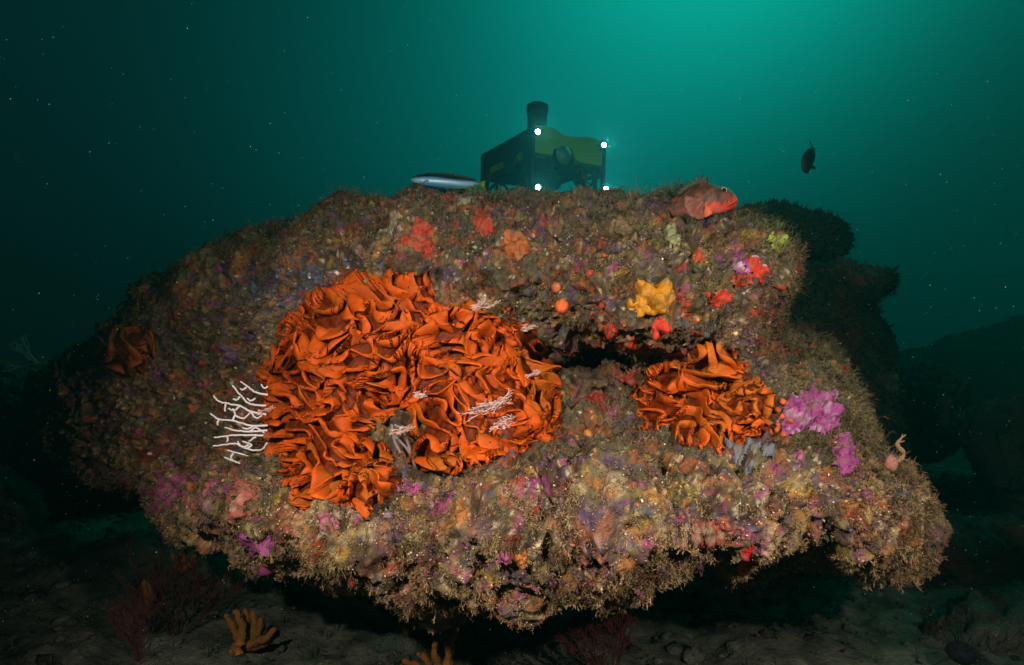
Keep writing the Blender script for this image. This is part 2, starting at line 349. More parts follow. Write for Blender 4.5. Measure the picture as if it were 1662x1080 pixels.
# nodules, shells and grit
def pick(NN, wgt): return rng.choice(len(idx), NN, p=wgt/wgt.sum())
wn = (~hid)*np.clip(.6+fbm(V, 12, 3, 151)+.5*blob(px, py, 760, 420, 130, 50)+.5*blob(px, py, 470, 470, 120, 50)+.6*ss(760, 840, py), .05, 2)*RK['wpx'][idx]
NN = 7000; ch = pick(NN, wn); pal = np.array([C['olive'], C['tan'], C['cream'], C['rust'], C['mauve'], C['magenta'], C['orange'], C['blue'], C['green'], C['brown'], C['yellow']])
pr = np.array([.30, .27, .06, .10, .07, .015, .035, .02, .03, .09, .01]); cc = pal[rng.choice(len(pal), NN, p=pr/pr.sum())]; loc_ = rng.random(NN) < .72; cc[loc_] = RK['col'][idx][ch][loc_]*1.3
isd = rng.random(NN) < blob(px[ch], py[ch], 760, 420, 110, 45)*.8; cc[isd] = (.26, .27, .15)
isb = rng.random(NN) < blob(px[ch], py[ch], 470, 470, 100, 40)*.8; cc[isb] = (.10, .12, .21)
sz = (.0012+.0036*rng.random(NN)**2.8)*np.clip(V[ch][:, 1]/1.2, .8, 1.5)
A = nodules(V[ch], n[ch], sz, cc*rng.uniform(.7, 1.3, (NN, 1)), 5, 1)
NG = 6000; wg = (~hid)*(.25+1.2*ss(740, 820, py)+.8*blob(px, py, 540, 850, 120, 50))*RK['wpx'][idx]*RK['front'][idx]; ch = pick(NG, wg)
Bn = nodules(V[ch]+n[ch]*.002, n[ch], .0004+.0017*rng.random(NG)**3, np.tile((.75, .62, .42), (NG, 1))*rng.uniform(.5, 1.3, (NG, 1)), 6, 0 if False else 1, jit=.5)
tag(mesh_np('crusting_nodules', np.concatenate([A[0], Bn[0]]), [np.concatenate([A[1], Bn[1]+len(A[0])])], np.concatenate([A[2], Bn[2]]), mat=M_NOD), 'tiny ascidians, shell grit and crusty nodules dotted over the boulder', kind='stuff')

# ------------------------------------------------------------ orange foliose colonies
def surface_net(g):
    # zero sheet of a field on a (a, b, c) grid -> vertex positions in grid units and quads
    A, B_, C_ = g.shape; sg = g > 0; cr = np.zeros((A-1, B_-1, C_-1)); ps = np.zeros((A-1, B_-1, C_-1, 3))
    edges = []
    for ax in range(3):
        for o1 in (0, 1):
            for o2 in (0, 1):
                st = [0, 0, 0]; ot = [k for k in range(3) if k != ax]; st[ot[0]] = o1; st[ot[1]] = o2; en = list(st); en[ax] = 1
                sa = tuple(slice(st[k], g.shape[k]-1+st[k]) for k in range(3)); sb = tuple(slice(en[k], g.shape[k]-1+en[k]) for k in range(3))
                a, b = g[sa], g[sb]; m = (a > 0) != (b > 0); t = np.where(m, a/np.where(m, a-b, 1), 0)
                cr += m
                for k in range(3): ps[..., k] += m*(st[k]+(t if k == ax else 0))
    act = cr > 0; ids = -np.ones(act.shape, int); ids[act] = np.arange(act.sum())
    I = np.stack(np.nonzero(act), -1); Vp = I+ps[act]/cr[act][:, None]
    Q = []
    for ax in range(3):
        o = [k for k in range(3) if k != ax]
        sa = [slice(1, -1)]*3; sb = [slice(1, -1)]*3; sa[ax] = slice(0, -1); sb[ax] = slice(1, None)
        m = sg[tuple(sa)] != sg[tuple(sb)]; idx = np.stack(np.nonzero(m), -1)+np.array([0 if k == ax else 1 for k in range(3)])
        def at(d1, d2):
            j = idx.copy(); j[:, o[0]] -= d1; j[:, o[1]] -= d2; return ids[j[:, 0], j[:, 1], j[:, 2]]
        q = np.stack([at(1, 1), at(0, 1), at(0, 0), at(1, 0)], -1); Q.append(q[(q >= 0).all(1)])
    return Vp, np.concatenate(Q)
def colony(name, poly, thick, lam, h, seed, col, label, lean=.9, outward=.42, valley=None, step=1.9, edge=26, tk=.0034, wall=None, dark=1.0):
    r = np.random.default_rng(seed); root = empty(name); tag(root, label, 'bryozoan colony')
    poly = np.array(poly, float); x0, y0 = poly.min(0)-6; x1, y1 = poly.max(0)+6
    us = np.arange(x0, x1, step); vs = np.arange(y0, y1, step); nt_ = 15; ts = np.linspace(-.12, 1, nt_)
    gx, gy = np.meshgrid(us, vs, indexing='ij'); e = sdist(gx, gy, poly)+6*fbm(np.stack([gx, gy, 0*gx+seed], -1), 1/30., 2, 1)
    E = .5*min(x1-x0, y1-y0); infl = np.sin(np.pi/2*np.clip(e/E, 0, 1))**.8
    D = dmain(gx, gy)+.02-thick*infl*1.0+.012*fbm(np.stack([gx, gy, 0*gx], -1), 1/45., 2, seed)
    if valley is not None: D = D+valley(gx, gy)
    W = P(gx, gy, D); Nn = nrm(np.cross(np.gradient(W, axis=0), np.gradient(W, axis=1))); Nn = np.where(Nn[..., 1:2] > 0, -Nn, Nn)
    Tx = nrm(np.gradient(W, axis=0)); Ty = nrm(np.gradient(W, axis=1))
    # random waves: meandering walls that slowly change with height
    U, V_, T_ = np.meshgrid(us, vs, ts, indexing='ij'); g = 0
    wx_ = 9*fbm(np.stack([gx, gy, 0*gx+3], -1), 1/60., 2, seed)[..., None]; wy_ = 9*fbm(np.stack([gx, gy, 0*gx+9], -1), 1/60., 2, seed)[..., None]
    for k in range(26):
        a = r.uniform(0, 2*math.pi); kk = 2*math.pi/lam*r.uniform(.75, 1.3); g = g+np.cos(kk*(math.cos(a)*(U+wx_)+math.sin(a)*(V_+wy_))+r.uniform(0, 6.28)+T_*r.normal(0, .20))
    Vp, Q = surface_net(g)
    iu = np.clip(Vp[:, 0], 0, len(us)-1.001); iv = np.clip(Vp[:, 1], 0, len(vs)-1.001); t = np.interp(Vp[:, 2], np.arange(nt_), ts)
    a_ = iu.astype(int); b_ = iv.astype(int); fa = (iu-a_)[:, None]; fb = (iv-b_)[:, None]
    def bl(G): G = G if G.ndim == 3 else G[..., None]; return (G[a_, b_]*(1-fa)+G[a_+1, b_]*fa)*(1-fb)+(G[a_, b_+1]*(1-fa)+G[a_+1, b_+1]*fa)*fb
    q3 = np.stack([gx, gy, 0*gx+seed*3], -1)
    ht = h*(.78+.34*fbm(q3, 1/34., 1, 5)+.22*fbm(q3, 1/70., 2, 6))*(.25+.75*ss(0, edge, e)); ht = np.maximum(ht, .004)
    cx_, cy_ = poly.mean(0); rx_ = (gx-cx_); ry_ = (gy-cy_); rn = np.hypot(rx_, ry_)+1; rim = (1-infl)
    lx = lean*1.1*fbm(q3, 1/30., 1, 7)+outward*rx_/rn*(.25+rim); ly = lean*1.1*fbm(q3+50, 1/30., 1, 8)+outward*ry_/rn*(.25+rim)
    bx = fbm(q3, 1/24., 1, 17); by = fbm(q3, 1/24., 1, 18); tp = np.clip(t, 0, 1)[:, None]
    H_ = bl(ht); ru = 1+.0*tp
    X = bl(W)+bl(Nn)*H_*(t[:, None]-.38*tp**4)+(bl(Tx)*bl(lx)+bl(Ty)*bl(ly))*H_*(.25*tp+.75*tp**1.8)+(bl(Tx)*bl(bx)+bl(Ty)*bl(by))*(.0120*np.sin(np.pi*np.clip(tp*1.05, 0, 1)))
    # fine ruffle at the lip
    X = X+(.0016*tp**2)*np.stack([fbm(X, 55, 2, 31), 0*t, fbm(X, 55, 2, 32)], -1)
    g0 = g[:, :, nt_//2]; gm = np.hypot(*np.gradient(g0, step)); ok = (bl(gm)[:, 0] > .42*np.median(gm)) & (bl(e)[:, 0] > 3) & np.isfinite(X).all(1)
    Q = Q[ok[Q].all(1)]; keep = np.unique(Q); mp_ = -np.ones(len(X), int); mp_[keep] = np.arange(len(keep)); Q = mp_[Q]; X = X[keep]; t = t[keep]; 
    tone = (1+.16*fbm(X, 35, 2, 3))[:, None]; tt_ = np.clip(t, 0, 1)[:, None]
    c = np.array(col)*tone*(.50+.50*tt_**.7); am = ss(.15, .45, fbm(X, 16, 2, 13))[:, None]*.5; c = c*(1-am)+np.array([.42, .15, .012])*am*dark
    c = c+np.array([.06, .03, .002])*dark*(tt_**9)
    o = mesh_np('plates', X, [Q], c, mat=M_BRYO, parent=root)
    md = o.modifiers.new('thickness', 'SOLIDIFY'); md.thickness = tk; md.offset = 0; md.use_rim = True
    m = e > 0; ids = -np.ones(gx.shape, int); ids[m] = np.arange(m.sum()); qm = m[:-1, :-1] & m[1:, :-1] & m[:-1, 1:] & m[1:, 1:]; J, I = np.nonzero(qm)
    mesh_np('base', W[m]-Nn[m]*.003, [np.stack([ids[J+1, I], ids[J+1, I+1], ids[J, I+1], ids[J, I]], -1)], np.tile(np.array(col)*np.array([.16, .12, .15]), (m.sum(), 1)), mat=M_BRYO, parent=root)  # brownish base, coloured extra dark for the shade deep between plates
    return root
ORG = (.80, .108, .003)
BIGP = [(512,468),(560,455),(625,446),(690,436),(728,468),(800,484),(858,505),(902,545),(898,605),(918,680),(912,735),(872,762),(800,764),(740,765),(690,774),(668,764),(654,722),(646,716),(645,745),(655,785),(640,812),(590,832),(530,836),(478,832),(448,790),(436,725),(420,640),(432,565),(462,510)]
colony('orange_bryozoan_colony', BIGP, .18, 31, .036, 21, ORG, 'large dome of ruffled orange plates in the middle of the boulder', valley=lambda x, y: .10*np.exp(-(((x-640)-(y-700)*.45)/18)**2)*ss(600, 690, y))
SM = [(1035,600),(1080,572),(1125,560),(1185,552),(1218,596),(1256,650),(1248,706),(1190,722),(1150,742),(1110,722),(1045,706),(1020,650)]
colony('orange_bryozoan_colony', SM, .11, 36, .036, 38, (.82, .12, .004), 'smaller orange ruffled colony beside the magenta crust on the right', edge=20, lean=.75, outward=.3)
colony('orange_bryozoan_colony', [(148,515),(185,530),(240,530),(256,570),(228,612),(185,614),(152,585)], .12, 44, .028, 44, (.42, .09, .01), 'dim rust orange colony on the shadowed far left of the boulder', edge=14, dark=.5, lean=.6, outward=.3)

# ------------------------------------------------------------ encrusting sponges, coralline crusts and ascidians that sit on the boulder
def crust(name, px_, py_, rx, ry, th, col, label, cat, lump=.5, ls=60, ragged=.35, seed=0, rot=0, group=None, col2=None, hole=False, matl=None):
    s_ = 1.4; gx, gy = np.meshgrid(np.arange(px_-1.6*max(rx, ry), px_+1.6*max(rx, ry), s_), np.arange(py_-1.6*max(rx, ry), py_+1.6*max(rx, ry), s_))
    cx = (gx-px_)*math.cos(rot)+(gy-py_)*math.sin(rot); cy = -(gx-px_)*math.sin(rot)+(gy-py_)*math.cos(rot)
    S, Sn = sample(RK, gx, gy); Sn = nrm(np.nanmean(Sn.reshape(-1, 3), 0)*.7+.3*Sn)
    e = 1-np.sqrt((cx/rx)**2+(cy/ry)**2)+(ragged*1.1+.08)*fbm(np.stack([gx, gy, 0*gx+seed], -1), 1.3/min(rx, ry)/1., 4, seed, .5)
    m = (e > 0) & np.isfinite(S[..., 0])
    t = np.clip(e/.55, 0, 1); infl = np.sqrt(1-(1-t)**2)
    th = th*.62; hgt = th*infl*(1+.7*lump*fbm(np.nan_to_num(S), ls*1.6, 4, seed+2, .6))
    if lump > .3:
        w_, _ = worley(np.nan_to_num(S)+.004*np.stack([fbm(np.nan_to_num(S), 90, 2, 1)]*3, -1), ls*4.2, seed); hgt = hgt+th*lump*.30*np.sqrt(np.maximum(.7-w_, 0))*infl
    if hole: hgt = hgt-th*1.5*np.exp(-(cx**2+cy**2)/(.22*min(rx, ry))**2)
    W = S+Sn*(hgt-.003*(1-infl))[..., None]
    ids = -np.ones(gx.shape, int); ids[m] = np.arange(m.sum()); qm = m[:-1, :-1] & m[1:, :-1] & m[:-1, 1:] & m[1:, 1:]
    J, I = np.nonzero(qm)
    if not len(J): print('EMPTY crust', label); return
    V_ = W[m]; c = np.tile(np.array(col, float), (len(V_), 1)); 
    if col2 is not None: c = mixin(c, np.array(col2), ss(.1, .35, fbm(V_, 70, 4, seed+9)))
    c = c*(1+.45*fbm(V_, 130, 4, seed+4, .65))[:, None]; c = mixin(c, np.array([.20, .15, .075]), .75*ss(.25, .5, fbm(V_, 110, 4, seed+14)))
    o = mesh_np(name, V_, [np.stack([ids[J+1, I], ids[J+1, I+1], ids[J, I+1], ids[J, I]], -1)], c, mat=matl or M_CRUST)
    return tag(o, label, cat, group)
RED = (.58, .035, .012); MAG = (.34, .055, .22); 
crust('encrusting_sponge', 683, 397, 24, 24, .006, (.50,.05,.02), 'flat red sponge patch high on the boulder above the orange dome', 'sponge', .3, seed=1)
crust('encrusting_sponge', 782, 372, 14, 24, .006, (.50,.05,.02), 'narrow red sponge streak near the top edge below the vehicle', 'sponge', .4, seed=2, rot=-.6)
crust('encrusting_sponge', 843, 408, 19, 19, .012, (.40,.10,.02), 'round brownish orange sponge cushion right of the red streak', 'sponge', .3, seed=3, ragged=.2)
crust('yellow_sponge', 1056, 490, 34, 21, .012, (.60,.24,.010), 'bright yellow folded sponge on the right upper face', 'sponge', .6, 60, .3, seed=4)
crust('encrusting_sponge', 1070, 527, 15, 16, .012, RED, 'red sponge with a dark round hole just below the yellow sponge', 'sponge', .3, seed=5, hole=True, ragged=.2)
crust('encrusting_sponge', 1003, 542, 40, 17, .008, RED, 'mottled red sponge crust on the lip above the dark crevice', 'sponge', .9, 80, .9, seed=6, rot=.35, col2=(.25,.19,.10))
crust('encrusting_sponge', 1000, 565, 24, 9, .008, (.66,.16,.02), 'bright orange sponge along the lower edge of the crevice lip', 'sponge', .9, 80, .6, seed=7)
crust('encrusting_sponge', 1217, 447, 10, 14, .010, RED, 'upright bright red lobe beside the small magenta crust', 'sponge', .6, 70, .4, seed=8)
crust('encrusting_sponge', 1190, 465, 18, 9, .012, RED, 'lumpy red sponge lying left of the upright red lobe', 'sponge', .9, 80, .5, seed=9, rot=-.3)
crust('encrusting_sponge', 1160, 488, 17, 11, .013, RED, 'lowest red lump cluster right of the yellow sponge', 'sponge', .9, 80, .5, seed=10)
crust('encrusting_sponge', 1132, 424, 12, 14, .007, (.50,.06,.02), 'small red patch between the khaki ball and the magenta crust', 'sponge', .5, 70, .6, seed=12)
crust('encrusting_sponge', 1248, 462, 13, 7, .006, (.40,.04,.02), 'dull red patch at the right edge of the upper face', 'sponge', .5, 70, .5, seed=13)
crust('coralline_crust', 1318, 672, 46, 36, .022, MAG, 'big lumpy magenta crust on the right lobe of the boulder', 'coralline crust', 1.0, 50, .45, seed=14, col2=(.46,.22,.36))
crust('coralline_crust', 1371, 735, 20, 27, .016, MAG, 'magenta crust tail below and right of the big magenta lump', 'coralline crust', .9, 55, .5, seed=15)
crust('coralline_crust', 1293, 742, 9, 17, .010, (.42,.10,.22), 'narrow pinkish crust strip under the big magenta lump', 'coralline crust', .6, 60, .5, seed=16)
crust('coralline_crust', 1200, 440, 22, 9, .009, (.34,.05,.30), 'small purple magenta crust high on the right face beside red sponges', 'coralline crust', .7, 70, .6, seed=17, col2=(.6,.4,.5))
crust('coralline_crust', 425, 872, 17, 18, .012, (.40,.07,.27), 'magenta crust at the lower left corner of the boulder', 'coralline crust', .7, 60, .5, seed=18)
crust('coralline_crust', 437, 905, 13, 11, .014, (.50,.08,.28), 'bright pink knob hanging lowest at the left underside', 'coralline crust', .7, 70, .3, seed=19)
crust('coralline_crust', 719, 806, 22, 15, .006, (.48,.07,.22), 'pink crust patch just under the orange dome near the middle', 'coralline crust', .5, 60, .7, seed=20)
crust('coralline_crust', 664, 783, 26, 9, .007, (.50,.08,.26), 'bright pink streak under the notch in the orange dome', 'coralline crust', .5, 60, .7, seed=21)
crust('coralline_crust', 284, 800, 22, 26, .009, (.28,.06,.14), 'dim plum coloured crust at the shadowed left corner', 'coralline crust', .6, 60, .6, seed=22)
crust('coralline_crust', 822, 886, 11, 11, .010, (.50,.06,.26), 'single pink spot low on the front ledge', 'coralline crust', .6, 60, .4, seed=23)
crust('coralline_crust', 536, 857, 19, 15, .010, (.46,.12,.20), 'salmon pink crust in the cream area under the orange dome', 'coralline crust', .8, 70, .6, seed=24, col2=(.6,.2,.05))
crust('grey_sponge', 1206, 722, 25, 20, .014, (.17,.17,.20), 'smooth grey lobed sponge below the smaller orange colony', 'sponge', .8, 45, .5, seed=25)
crust('grey_sponge', 1246, 738, 14, 13, .014, (.16,.16,.19), 'rounded grey sponge between the grey lobes and magenta crust', 'sponge', .5, 45, .3, seed=26)
crust('grey_sponge', 1213, 762, 7, 20, .008, (.15,.15,.18), 'thin grey sponge tongue running down from the grey lobes', 'sponge', .4, 45, .3, seed=27)
crust('encrusting_sponge', 1207, 912, 12, 30, .014, (.48,.015,.01), 'deep red sponge hanging low on the right underside', 'sponge', .8, 60, .4, seed=28)
crust('encrusting_sponge', 577, 918, 18, 8, .009, (.62,.05,.03), 'red sponge patch on the lower left underside', 'sponge', .4, 60, .4, seed=29, rot=.5)
crust('worm_colony', 408, 822, 26, 30, .018, (.42,.10,.08), 'ragged reddish pink clump left below the orange dome', 'soft growth', 1.4, 90, .6, seed=30, col2=(.50,.25,.18))
crust('khaki_sponge', 1085, 401, 13, 17, .020, (.32,.29,.15), 'khaki bumpy oval sponge below the red fish', 'sponge', .4, 160, .15, seed=31, rot=-.4)
crust('green_sponge', 1253, 372, 8, 12, .014, (.30,.42,.14), 'pale green rounded sponge at the top right corner', 'sponge', .3, 60, .15, seed=32, rot=-.5)
crust('green_sponge', 1241, 413, 13, 9, .012, (.42,.52,.06), 'lime green lumpy sponge on the upper right edge', 'sponge', 1.0, 90, .6, seed=33)
crust('violet_nudibranch', 1211, 380, 6, 8, .010, (.55,.30,.80), 'tiny bright violet tuft right of the red fish', 'sea slug', 1.0, 160, .4, seed=34)
crust('encrusting_sponge', 752, 345, 11, 8, .008, (.30,.26,.17), 'small pale fuzzy disc at the top edge left of the lamp', 'sponge', .5, 160, .2, seed=35)
crust('encrusting_sponge', 965, 643, 20, 13, .008, (.22,.02,.01), 'dark red sponge in the shaded hollow left of the smaller colony', 'sponge', .6, 60, .7, seed=36)
crust('encrusting_sponge', 1015, 612, 26, 9, .008, (.25,.02,.01), 'dark red sponge under the overhang above the smaller colony', 'sponge', .6, 60, .7, seed=37, rot=.3)
crust('encrusting_sponge', 298, 665, 11, 12, .006, (.52,.14,.02), 'small orange star shaped patch on the dim left face', 'sponge', .4, 60, .8, seed=38)
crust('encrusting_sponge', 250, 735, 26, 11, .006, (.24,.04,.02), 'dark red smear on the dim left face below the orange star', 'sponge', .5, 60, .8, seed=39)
crust('encrusting_sponge', 1150, 860, 34, 16, .012, (.34,.08,.05), 'ragged brick red growth on the right front ledge', 'sponge', 1.2, 80, .6, seed=40, col2=(.3,.18,.12))
crust('encrusting_sponge', 840, 893, 14, 12, .012, (.52,.16,.03), 'rust orange cushion touching the pink spot on the ledge', 'sponge', .5, 60, .3, seed=41)
crust('encrusting_sponge', 640, 375, 20, 12, .006, (.36,.28,.20), 'pale cream crust left of the flat red sponge', 'sponge', .8, 90, .7, seed=42)
crust('encrusting_sponge', 580, 402, 9, 24, .008, (.26,.15,.13), 'smooth pinkish brown finger on the upper left face', 'sponge', .2, 40, .2, seed=43, rot=-.6)
crust('encrusting_sponge', 1312, 522, 18, 11, .006, (.36,.05,.02), 'brick red patch in the teal lit gap behind the right edge', 'sponge', .6, 60, .6, seed=44)

# round ascidians: a stalkless body with a siphon
def ascidian(px_, py_, r, col, label, tall=1.2, group=None, lift=.4):
    S, Sn = sample(RK, np.array([px_]), np.array([py_])); p = S[0]; nn = Sn[0]
    if not np.isfinite(p[0]): return
    v, f = ico(3); z = nn; a = nrm(np.cross(z, [.3, .1, 1])); b = np.cross(z, a)
    rad = 1+.10*fbm(v*1.0+px_, 1.6, 2, int(px_)); v = v*rad[:, None]
    top = np.exp(-((v[:, 0]**2+v[:, 1]**2)/.045)); v[:, 2] = np.where(v[:, 2] > 0, v[:, 2]+.18*np.exp(-((np.hypot(v[:, 0], v[:, 1])-.26)/.12)**2)-.35*top, v[:, 2])
    W = p+nn*r*lift+r*(v[:, :1]*a+v[:, 1:2]*b+v[:, 2:]*z*tall)
    c = np.tile(np.array(col, float), (len(v), 1))*(1+.25*fbm(W, 150, 3, 3))[:, None]; c = mixin(c, np.array(col)*.25, top*(v[:, 2] > 0))
    return tag(mesh_np('ascidian', W, [f], c, mat=M_NOD), label, 'sea squirt', group)
ascidian(917, 489, .013, (.72,.12,.02), 'plump orange sea squirt on the slope above the dark crevice', 1.2)
ascidian(905, 468, .010, (.62,.16,.05), 'paler orange sea squirt just above the plump orange one')
ascidian(953, 436, .010, (.60,.07,.02), 'red oval sea squirt under a grey lip on the upper face', 1.5)
ascidian(974, 494, .007, (.62,.06,.02), 'small red sea squirt between the plump orange one and yellow sponge')
ascidian(981, 421, .005, (.55,.10,.02), 'tiny red orange sea squirt right of the red oval one')
for k, (a_, b_, r_) in enumerate([(1259,652,.008),(1268,648,.007),(1278,653,.007),(1262,664,.006),(1272,668,.006),(1283,661,.006),(1260,684,.007),(1270,690,.007),(1280,682,.006),(1288,674,.006),(1266,677,.005),(1275,697,.005)]):
    ascidian(a_, b_, r_, (.62,.10,.01), 'one of many tiny orange beads clustered between the smaller colony and magenta crust', 1.0, 'orange beads right of the smaller colony', .8)
for (a_, b_, r_, lb) in [(955,716,.008,'small orange fold standing alone on the ledge right of the dome'),(935,724,.006,'tiny orange knob beside the lone orange fold'),(612,836,.009,'amber ball tucked under the lower left of the dome'),(632,838,.007,'violet grey ball beside the amber one under the dome')]:
    ascidian(a_, b_, r_, (.25,.14,.24) if 'violet' in lb else (.62,.18,.02), lb)

# ------------------------------------------------------------ tubes: sea fans, branching sponges
def tube_mesh(paths, seg=7):
    Vs = []; Fs = []; n0 = 0
    for pts, rad in paths:
        pts = np.array(pts, float); rad = np.array(rad, float)
        tt = nrm(np.gradient(pts, axis=0)); up = np.array([.13, .9, .2]); a = nrm(np.cross(tt, up)); b = np.cross(tt, a)
        an = np.linspace(0, 2*math.pi, seg, endpoint=False)
        ring = pts[:, None]+rad[:, None, None]*(np.cos(an)[None, :, None]*a[:, None]+np.sin(an)[None, :, None]*b[:, None])
        m = len(pts); Vs.append(ring.reshape(-1, 3)); Vs.append(pts[-1:]+tt[-1:]*rad[-1]*.9)
        for i in range(m-1):
            for k in range(seg): Fs.append((n0+i*seg+k, n0+i*seg+(k+1) % seg, n0+(i+1)*seg+(k+1) % seg, n0+(i+1)*seg+k))
        tip = n0+m*seg
        for k in range(seg): Fs.append((n0+(m-1)*seg+k, n0+(m-1)*seg+(k+1) % seg, tip, tip))
        n0 += m*seg+1
    V_ = np.concatenate(Vs); Fs = np.array(Fs); tri = Fs[Fs[:, 2] == Fs[:, 3]][:, :3]; qd = Fs[Fs[:, 2] != Fs[:, 3]]
    return V_, qd, tri
def smooth_path(pts, m=5, wob=0, r=None):
    pts = np.array(pts, float); out = []
    k = len(pts); q = np.concatenate([pts[:1]*2-pts[1:2], pts, pts[-1:]*2-pts[-2:-1]])
    for i in range(k-1):
        p0, p1, p2, p3 = q[i:i+4]
        for t in np.linspace(0, 1, m, endpoint=False): out.append(.5*((2*p1)+(-p0+p2)*t+(2*p0-5*p1+4*p2-p3)*t*t+(-p0+3*p1-3*p2+p3)*t**3))
    out.append(pts[-1]); out = np.array(out)
    if wob: out = out+(r or rng).normal(0, wob, out.shape)
    return out
M_FANW = mat('pale_fan', color=(.90, .84, .88), rough=.6, bump=[(1500, .0008)], mottle=(200, .3, (.66, .58, .66)))
fan = [[(262,555),(215,545),(185,525),(152,500)],[(255,600),(190,592),(160,565),(118,518)],[(255,635),(190,622),(150,600),(90,590),(60,580),(42,560)],[(92,590),(88,605),(88,622)],
 [(262,680),(190,680),(120,660),(65,655),(28,632)],[(120,660),(130,635),(120,612)],[(130,640),(165,652),(188,630)],[(262,700),(190,705),(130,700),(88,688)],[(262,722),(200,720),(130,720),(80,725),(45,730)],[(95,722),(100,736),(95,748)],
 [(262,750),(235,780),(180,775),(130,755),(90,758),(40,765)],[(180,775),(196,758),(160,745)],[(262,770),(240,800),(200,810),(150,795),(98,782)],[(250,795),(228,842),(212,855),(150,835),(85,810)],[(170,840),(162,826)],[(190,622),(215,650),(240,640)],[(190,705),(215,690),(250,712)],[(262,795),(250,830),(238,868)],[(262,520),(248,528),(236,512)],[(150,600),(128,618),(104,612)],[(185,760),(160,768),(140,745)],[(215,725),(196,738),(188,745)],[(205,682),(180,694),(160,690)],[(120,795),(112,808),(118,818)],[(175,525),(160,535),(150,530)],[(150,562),(138,575),(120,572)],[(65,655),(58,668),(60,680)],[(210,570),(195,580),(178,570)]]
paths = []
for i, b in enumerate(fan):
    b = np.array(b, float); d = 1.28+.012*((i*37) % 5-2)
    pts = P(330+b[:, 0]/2.511, 420+b[:, 1]/2.511, 1.32-.045*(262-b[:, 0])/240.); pts = smooth_path(pts, 5, .0004)
    paths.append((pts, np.linspace(.0023, .0015, len(pts))))
v_, q_, t_ = tube_mesh(paths); tag(mesh_np('sea_fan', v_, [q_, t_], mat=M_FANW), 'white branching sea fan reaching left from the orange dome', 'sea fan')

def fan_grow(base, up, size, r, depth, spread, rad, flat, seed):
    rg = random.Random(seed); out = []
    up = np.array(up, float); base = np.array(base, float); fl = np.array(flat, float)
    def rec(p, d, l, dep, rd):
        q = [p]; dd = d.copy()
        for k in range(3):
            dd = nrm(dd+np.array([rg.gauss(0, .16), rg.gauss(0, .08), rg.gauss(0, .12)])+up*.10); p = p+dd*l/3; q.append(p)
        out.append((smooth_path(q, 3), np.linspace(rd, rd*.78, 10)))
        if dep > 0:
            for k in range(2 if rg.random() < .7 else 3):
                a = rg.uniform(-1, 1)*spread; nd = nrm(dd+fl*a+up*.1); rec(p, nd, l*rg.uniform(.72, .98), dep-1, rd*.8)
    for k in range(r): rec(base, nrm(up+fl*rg.uniform(-1, 1)*spread), size*rg.uniform(.8, 1.1), depth, rad)
    return out
def fan_obj(name, base, up, size, n0, depth, spread, rad, flat, seed, m, label, cat='sea fan', group=None):
    v_, q_, t_ = tube_mesh(fan_grow(base, up, size, n0, depth, spread, rad, flat, seed), 5)
    return tag(mesh_np(name, v_, [q_, t_], mat=m), label, cat, group)
M_RFAN = mat('red_fan', color=(.06, .008, .008), rough=.9)
M_TFAN = mat('teal_fan', color=(.14, .26, .24), rough=.8)
M_YSP = mat('yellow_sponge_branches', color=(.21, .085, .012), rough=.8, bump=[(300, .003), (60, .006)], mottle=(40, .7, (.11, .045, .01)))
M_PINK = mat('pink_hydroid', color=(.90, .62, .58), rough=.6)
GZ = -.80
fan_obj('sea_fan', P(985, 1110, 1.38), (0, 0, 1), .045, 9, 4, .8, .0017, (1, 0, 0), 3, M_RFAN, 'dark red bushy sea fan on the sand under the boulder')
fan_obj('sea_fan', P(290, 1050, 1.54), (.05, 0, 1), .062, 8, 4, .7, .0017, (1, 0, 0), 8, M_RFAN, 'tall dark red sea fan in the shadow at lower left')
fan_obj('sea_fan', P(225, 1085, 1.44), (-.2, 0, 1), .045, 7, 4, .9, .0016, (1, 0, 0), 9, M_RFAN, 'low dark red sea fan at the bottom left corner of the sand')
fan_obj('sea_fan', P(62, 590, 1.98), (-.5, -.2, .55), .030, 4, 3, 1.0, .0018, (.4, 0, .9), 12, M_TFAN, 'faint teal sea fan at the far left edge of the boulder')
def branch_sponge(pts_, label, D, seed, rad=.011):
    rg = random.Random(seed); ps = []
    for poly in pts_:
        b = np.array(poly, float); p = smooth_path(P(b[:, 0], b[:, 1], D+rg.uniform(-.03, .03)), 5, .0012)
        ps.append((p, rad*np.linspace(1.05, .62, len(p))*(1+.1*np.sin(np.arange(len(p))*1.3+rg.random()*6))))
    v_, q_, t_ = tube_mesh(ps, 9); return tag(mesh_np('branching_sponge', v_, [q_, t_], mat=M_YSP), label, 'branching sponge')
branch_sponge([[(390,1050),(380,1022),(368,998)],[(392,1045),(392,1015),(382,992)],[(395,1045),(402,1015),(398,990)],[(398,1042),(412,1018),(410,996)],[(400,1040),(420,1026),(422,1006)],[(388,1062),(380,1050),(372,1070)],[(402,1046),(430,1036),(446,1022)],[(400,1050),(428,1046),(440,1034)],[(392,1065),(384,1078),(378,1090)]], 'golden finger sponge on the sand at lower left', 1.47, 2, .0105)
branch_sponge([[(243,985),(238,965),(233,945)],[(243,985),(244,965),(240,946)],[(243,986),(230,982),(218,984)]], 'golden forked sponge in the dark at far lower left', 1.66, 3, .011)
branch_sponge([[(726,1090),(728,1060),(722,1040)],[(728,1080),(734,1045),(742,1015)],[(716,1088),(705,1062),(708,1042)],[(700,1090),(690,1068),(680,1062)],[(730,1050),(724,1030),(728,1014)],[(690,1092),(672,1080),(655,1072)]], 'brownish gold finger sponge at the bottom edge left of the dark gap', 1.40, 4, .0095)
branch_sponge([[(662,1026),(655,1012),(648,1016)],[(662,1026),(668,1012),(660,1002)]], 'small golden sponge sprig right under the boulder', 1.55, 5, .009)
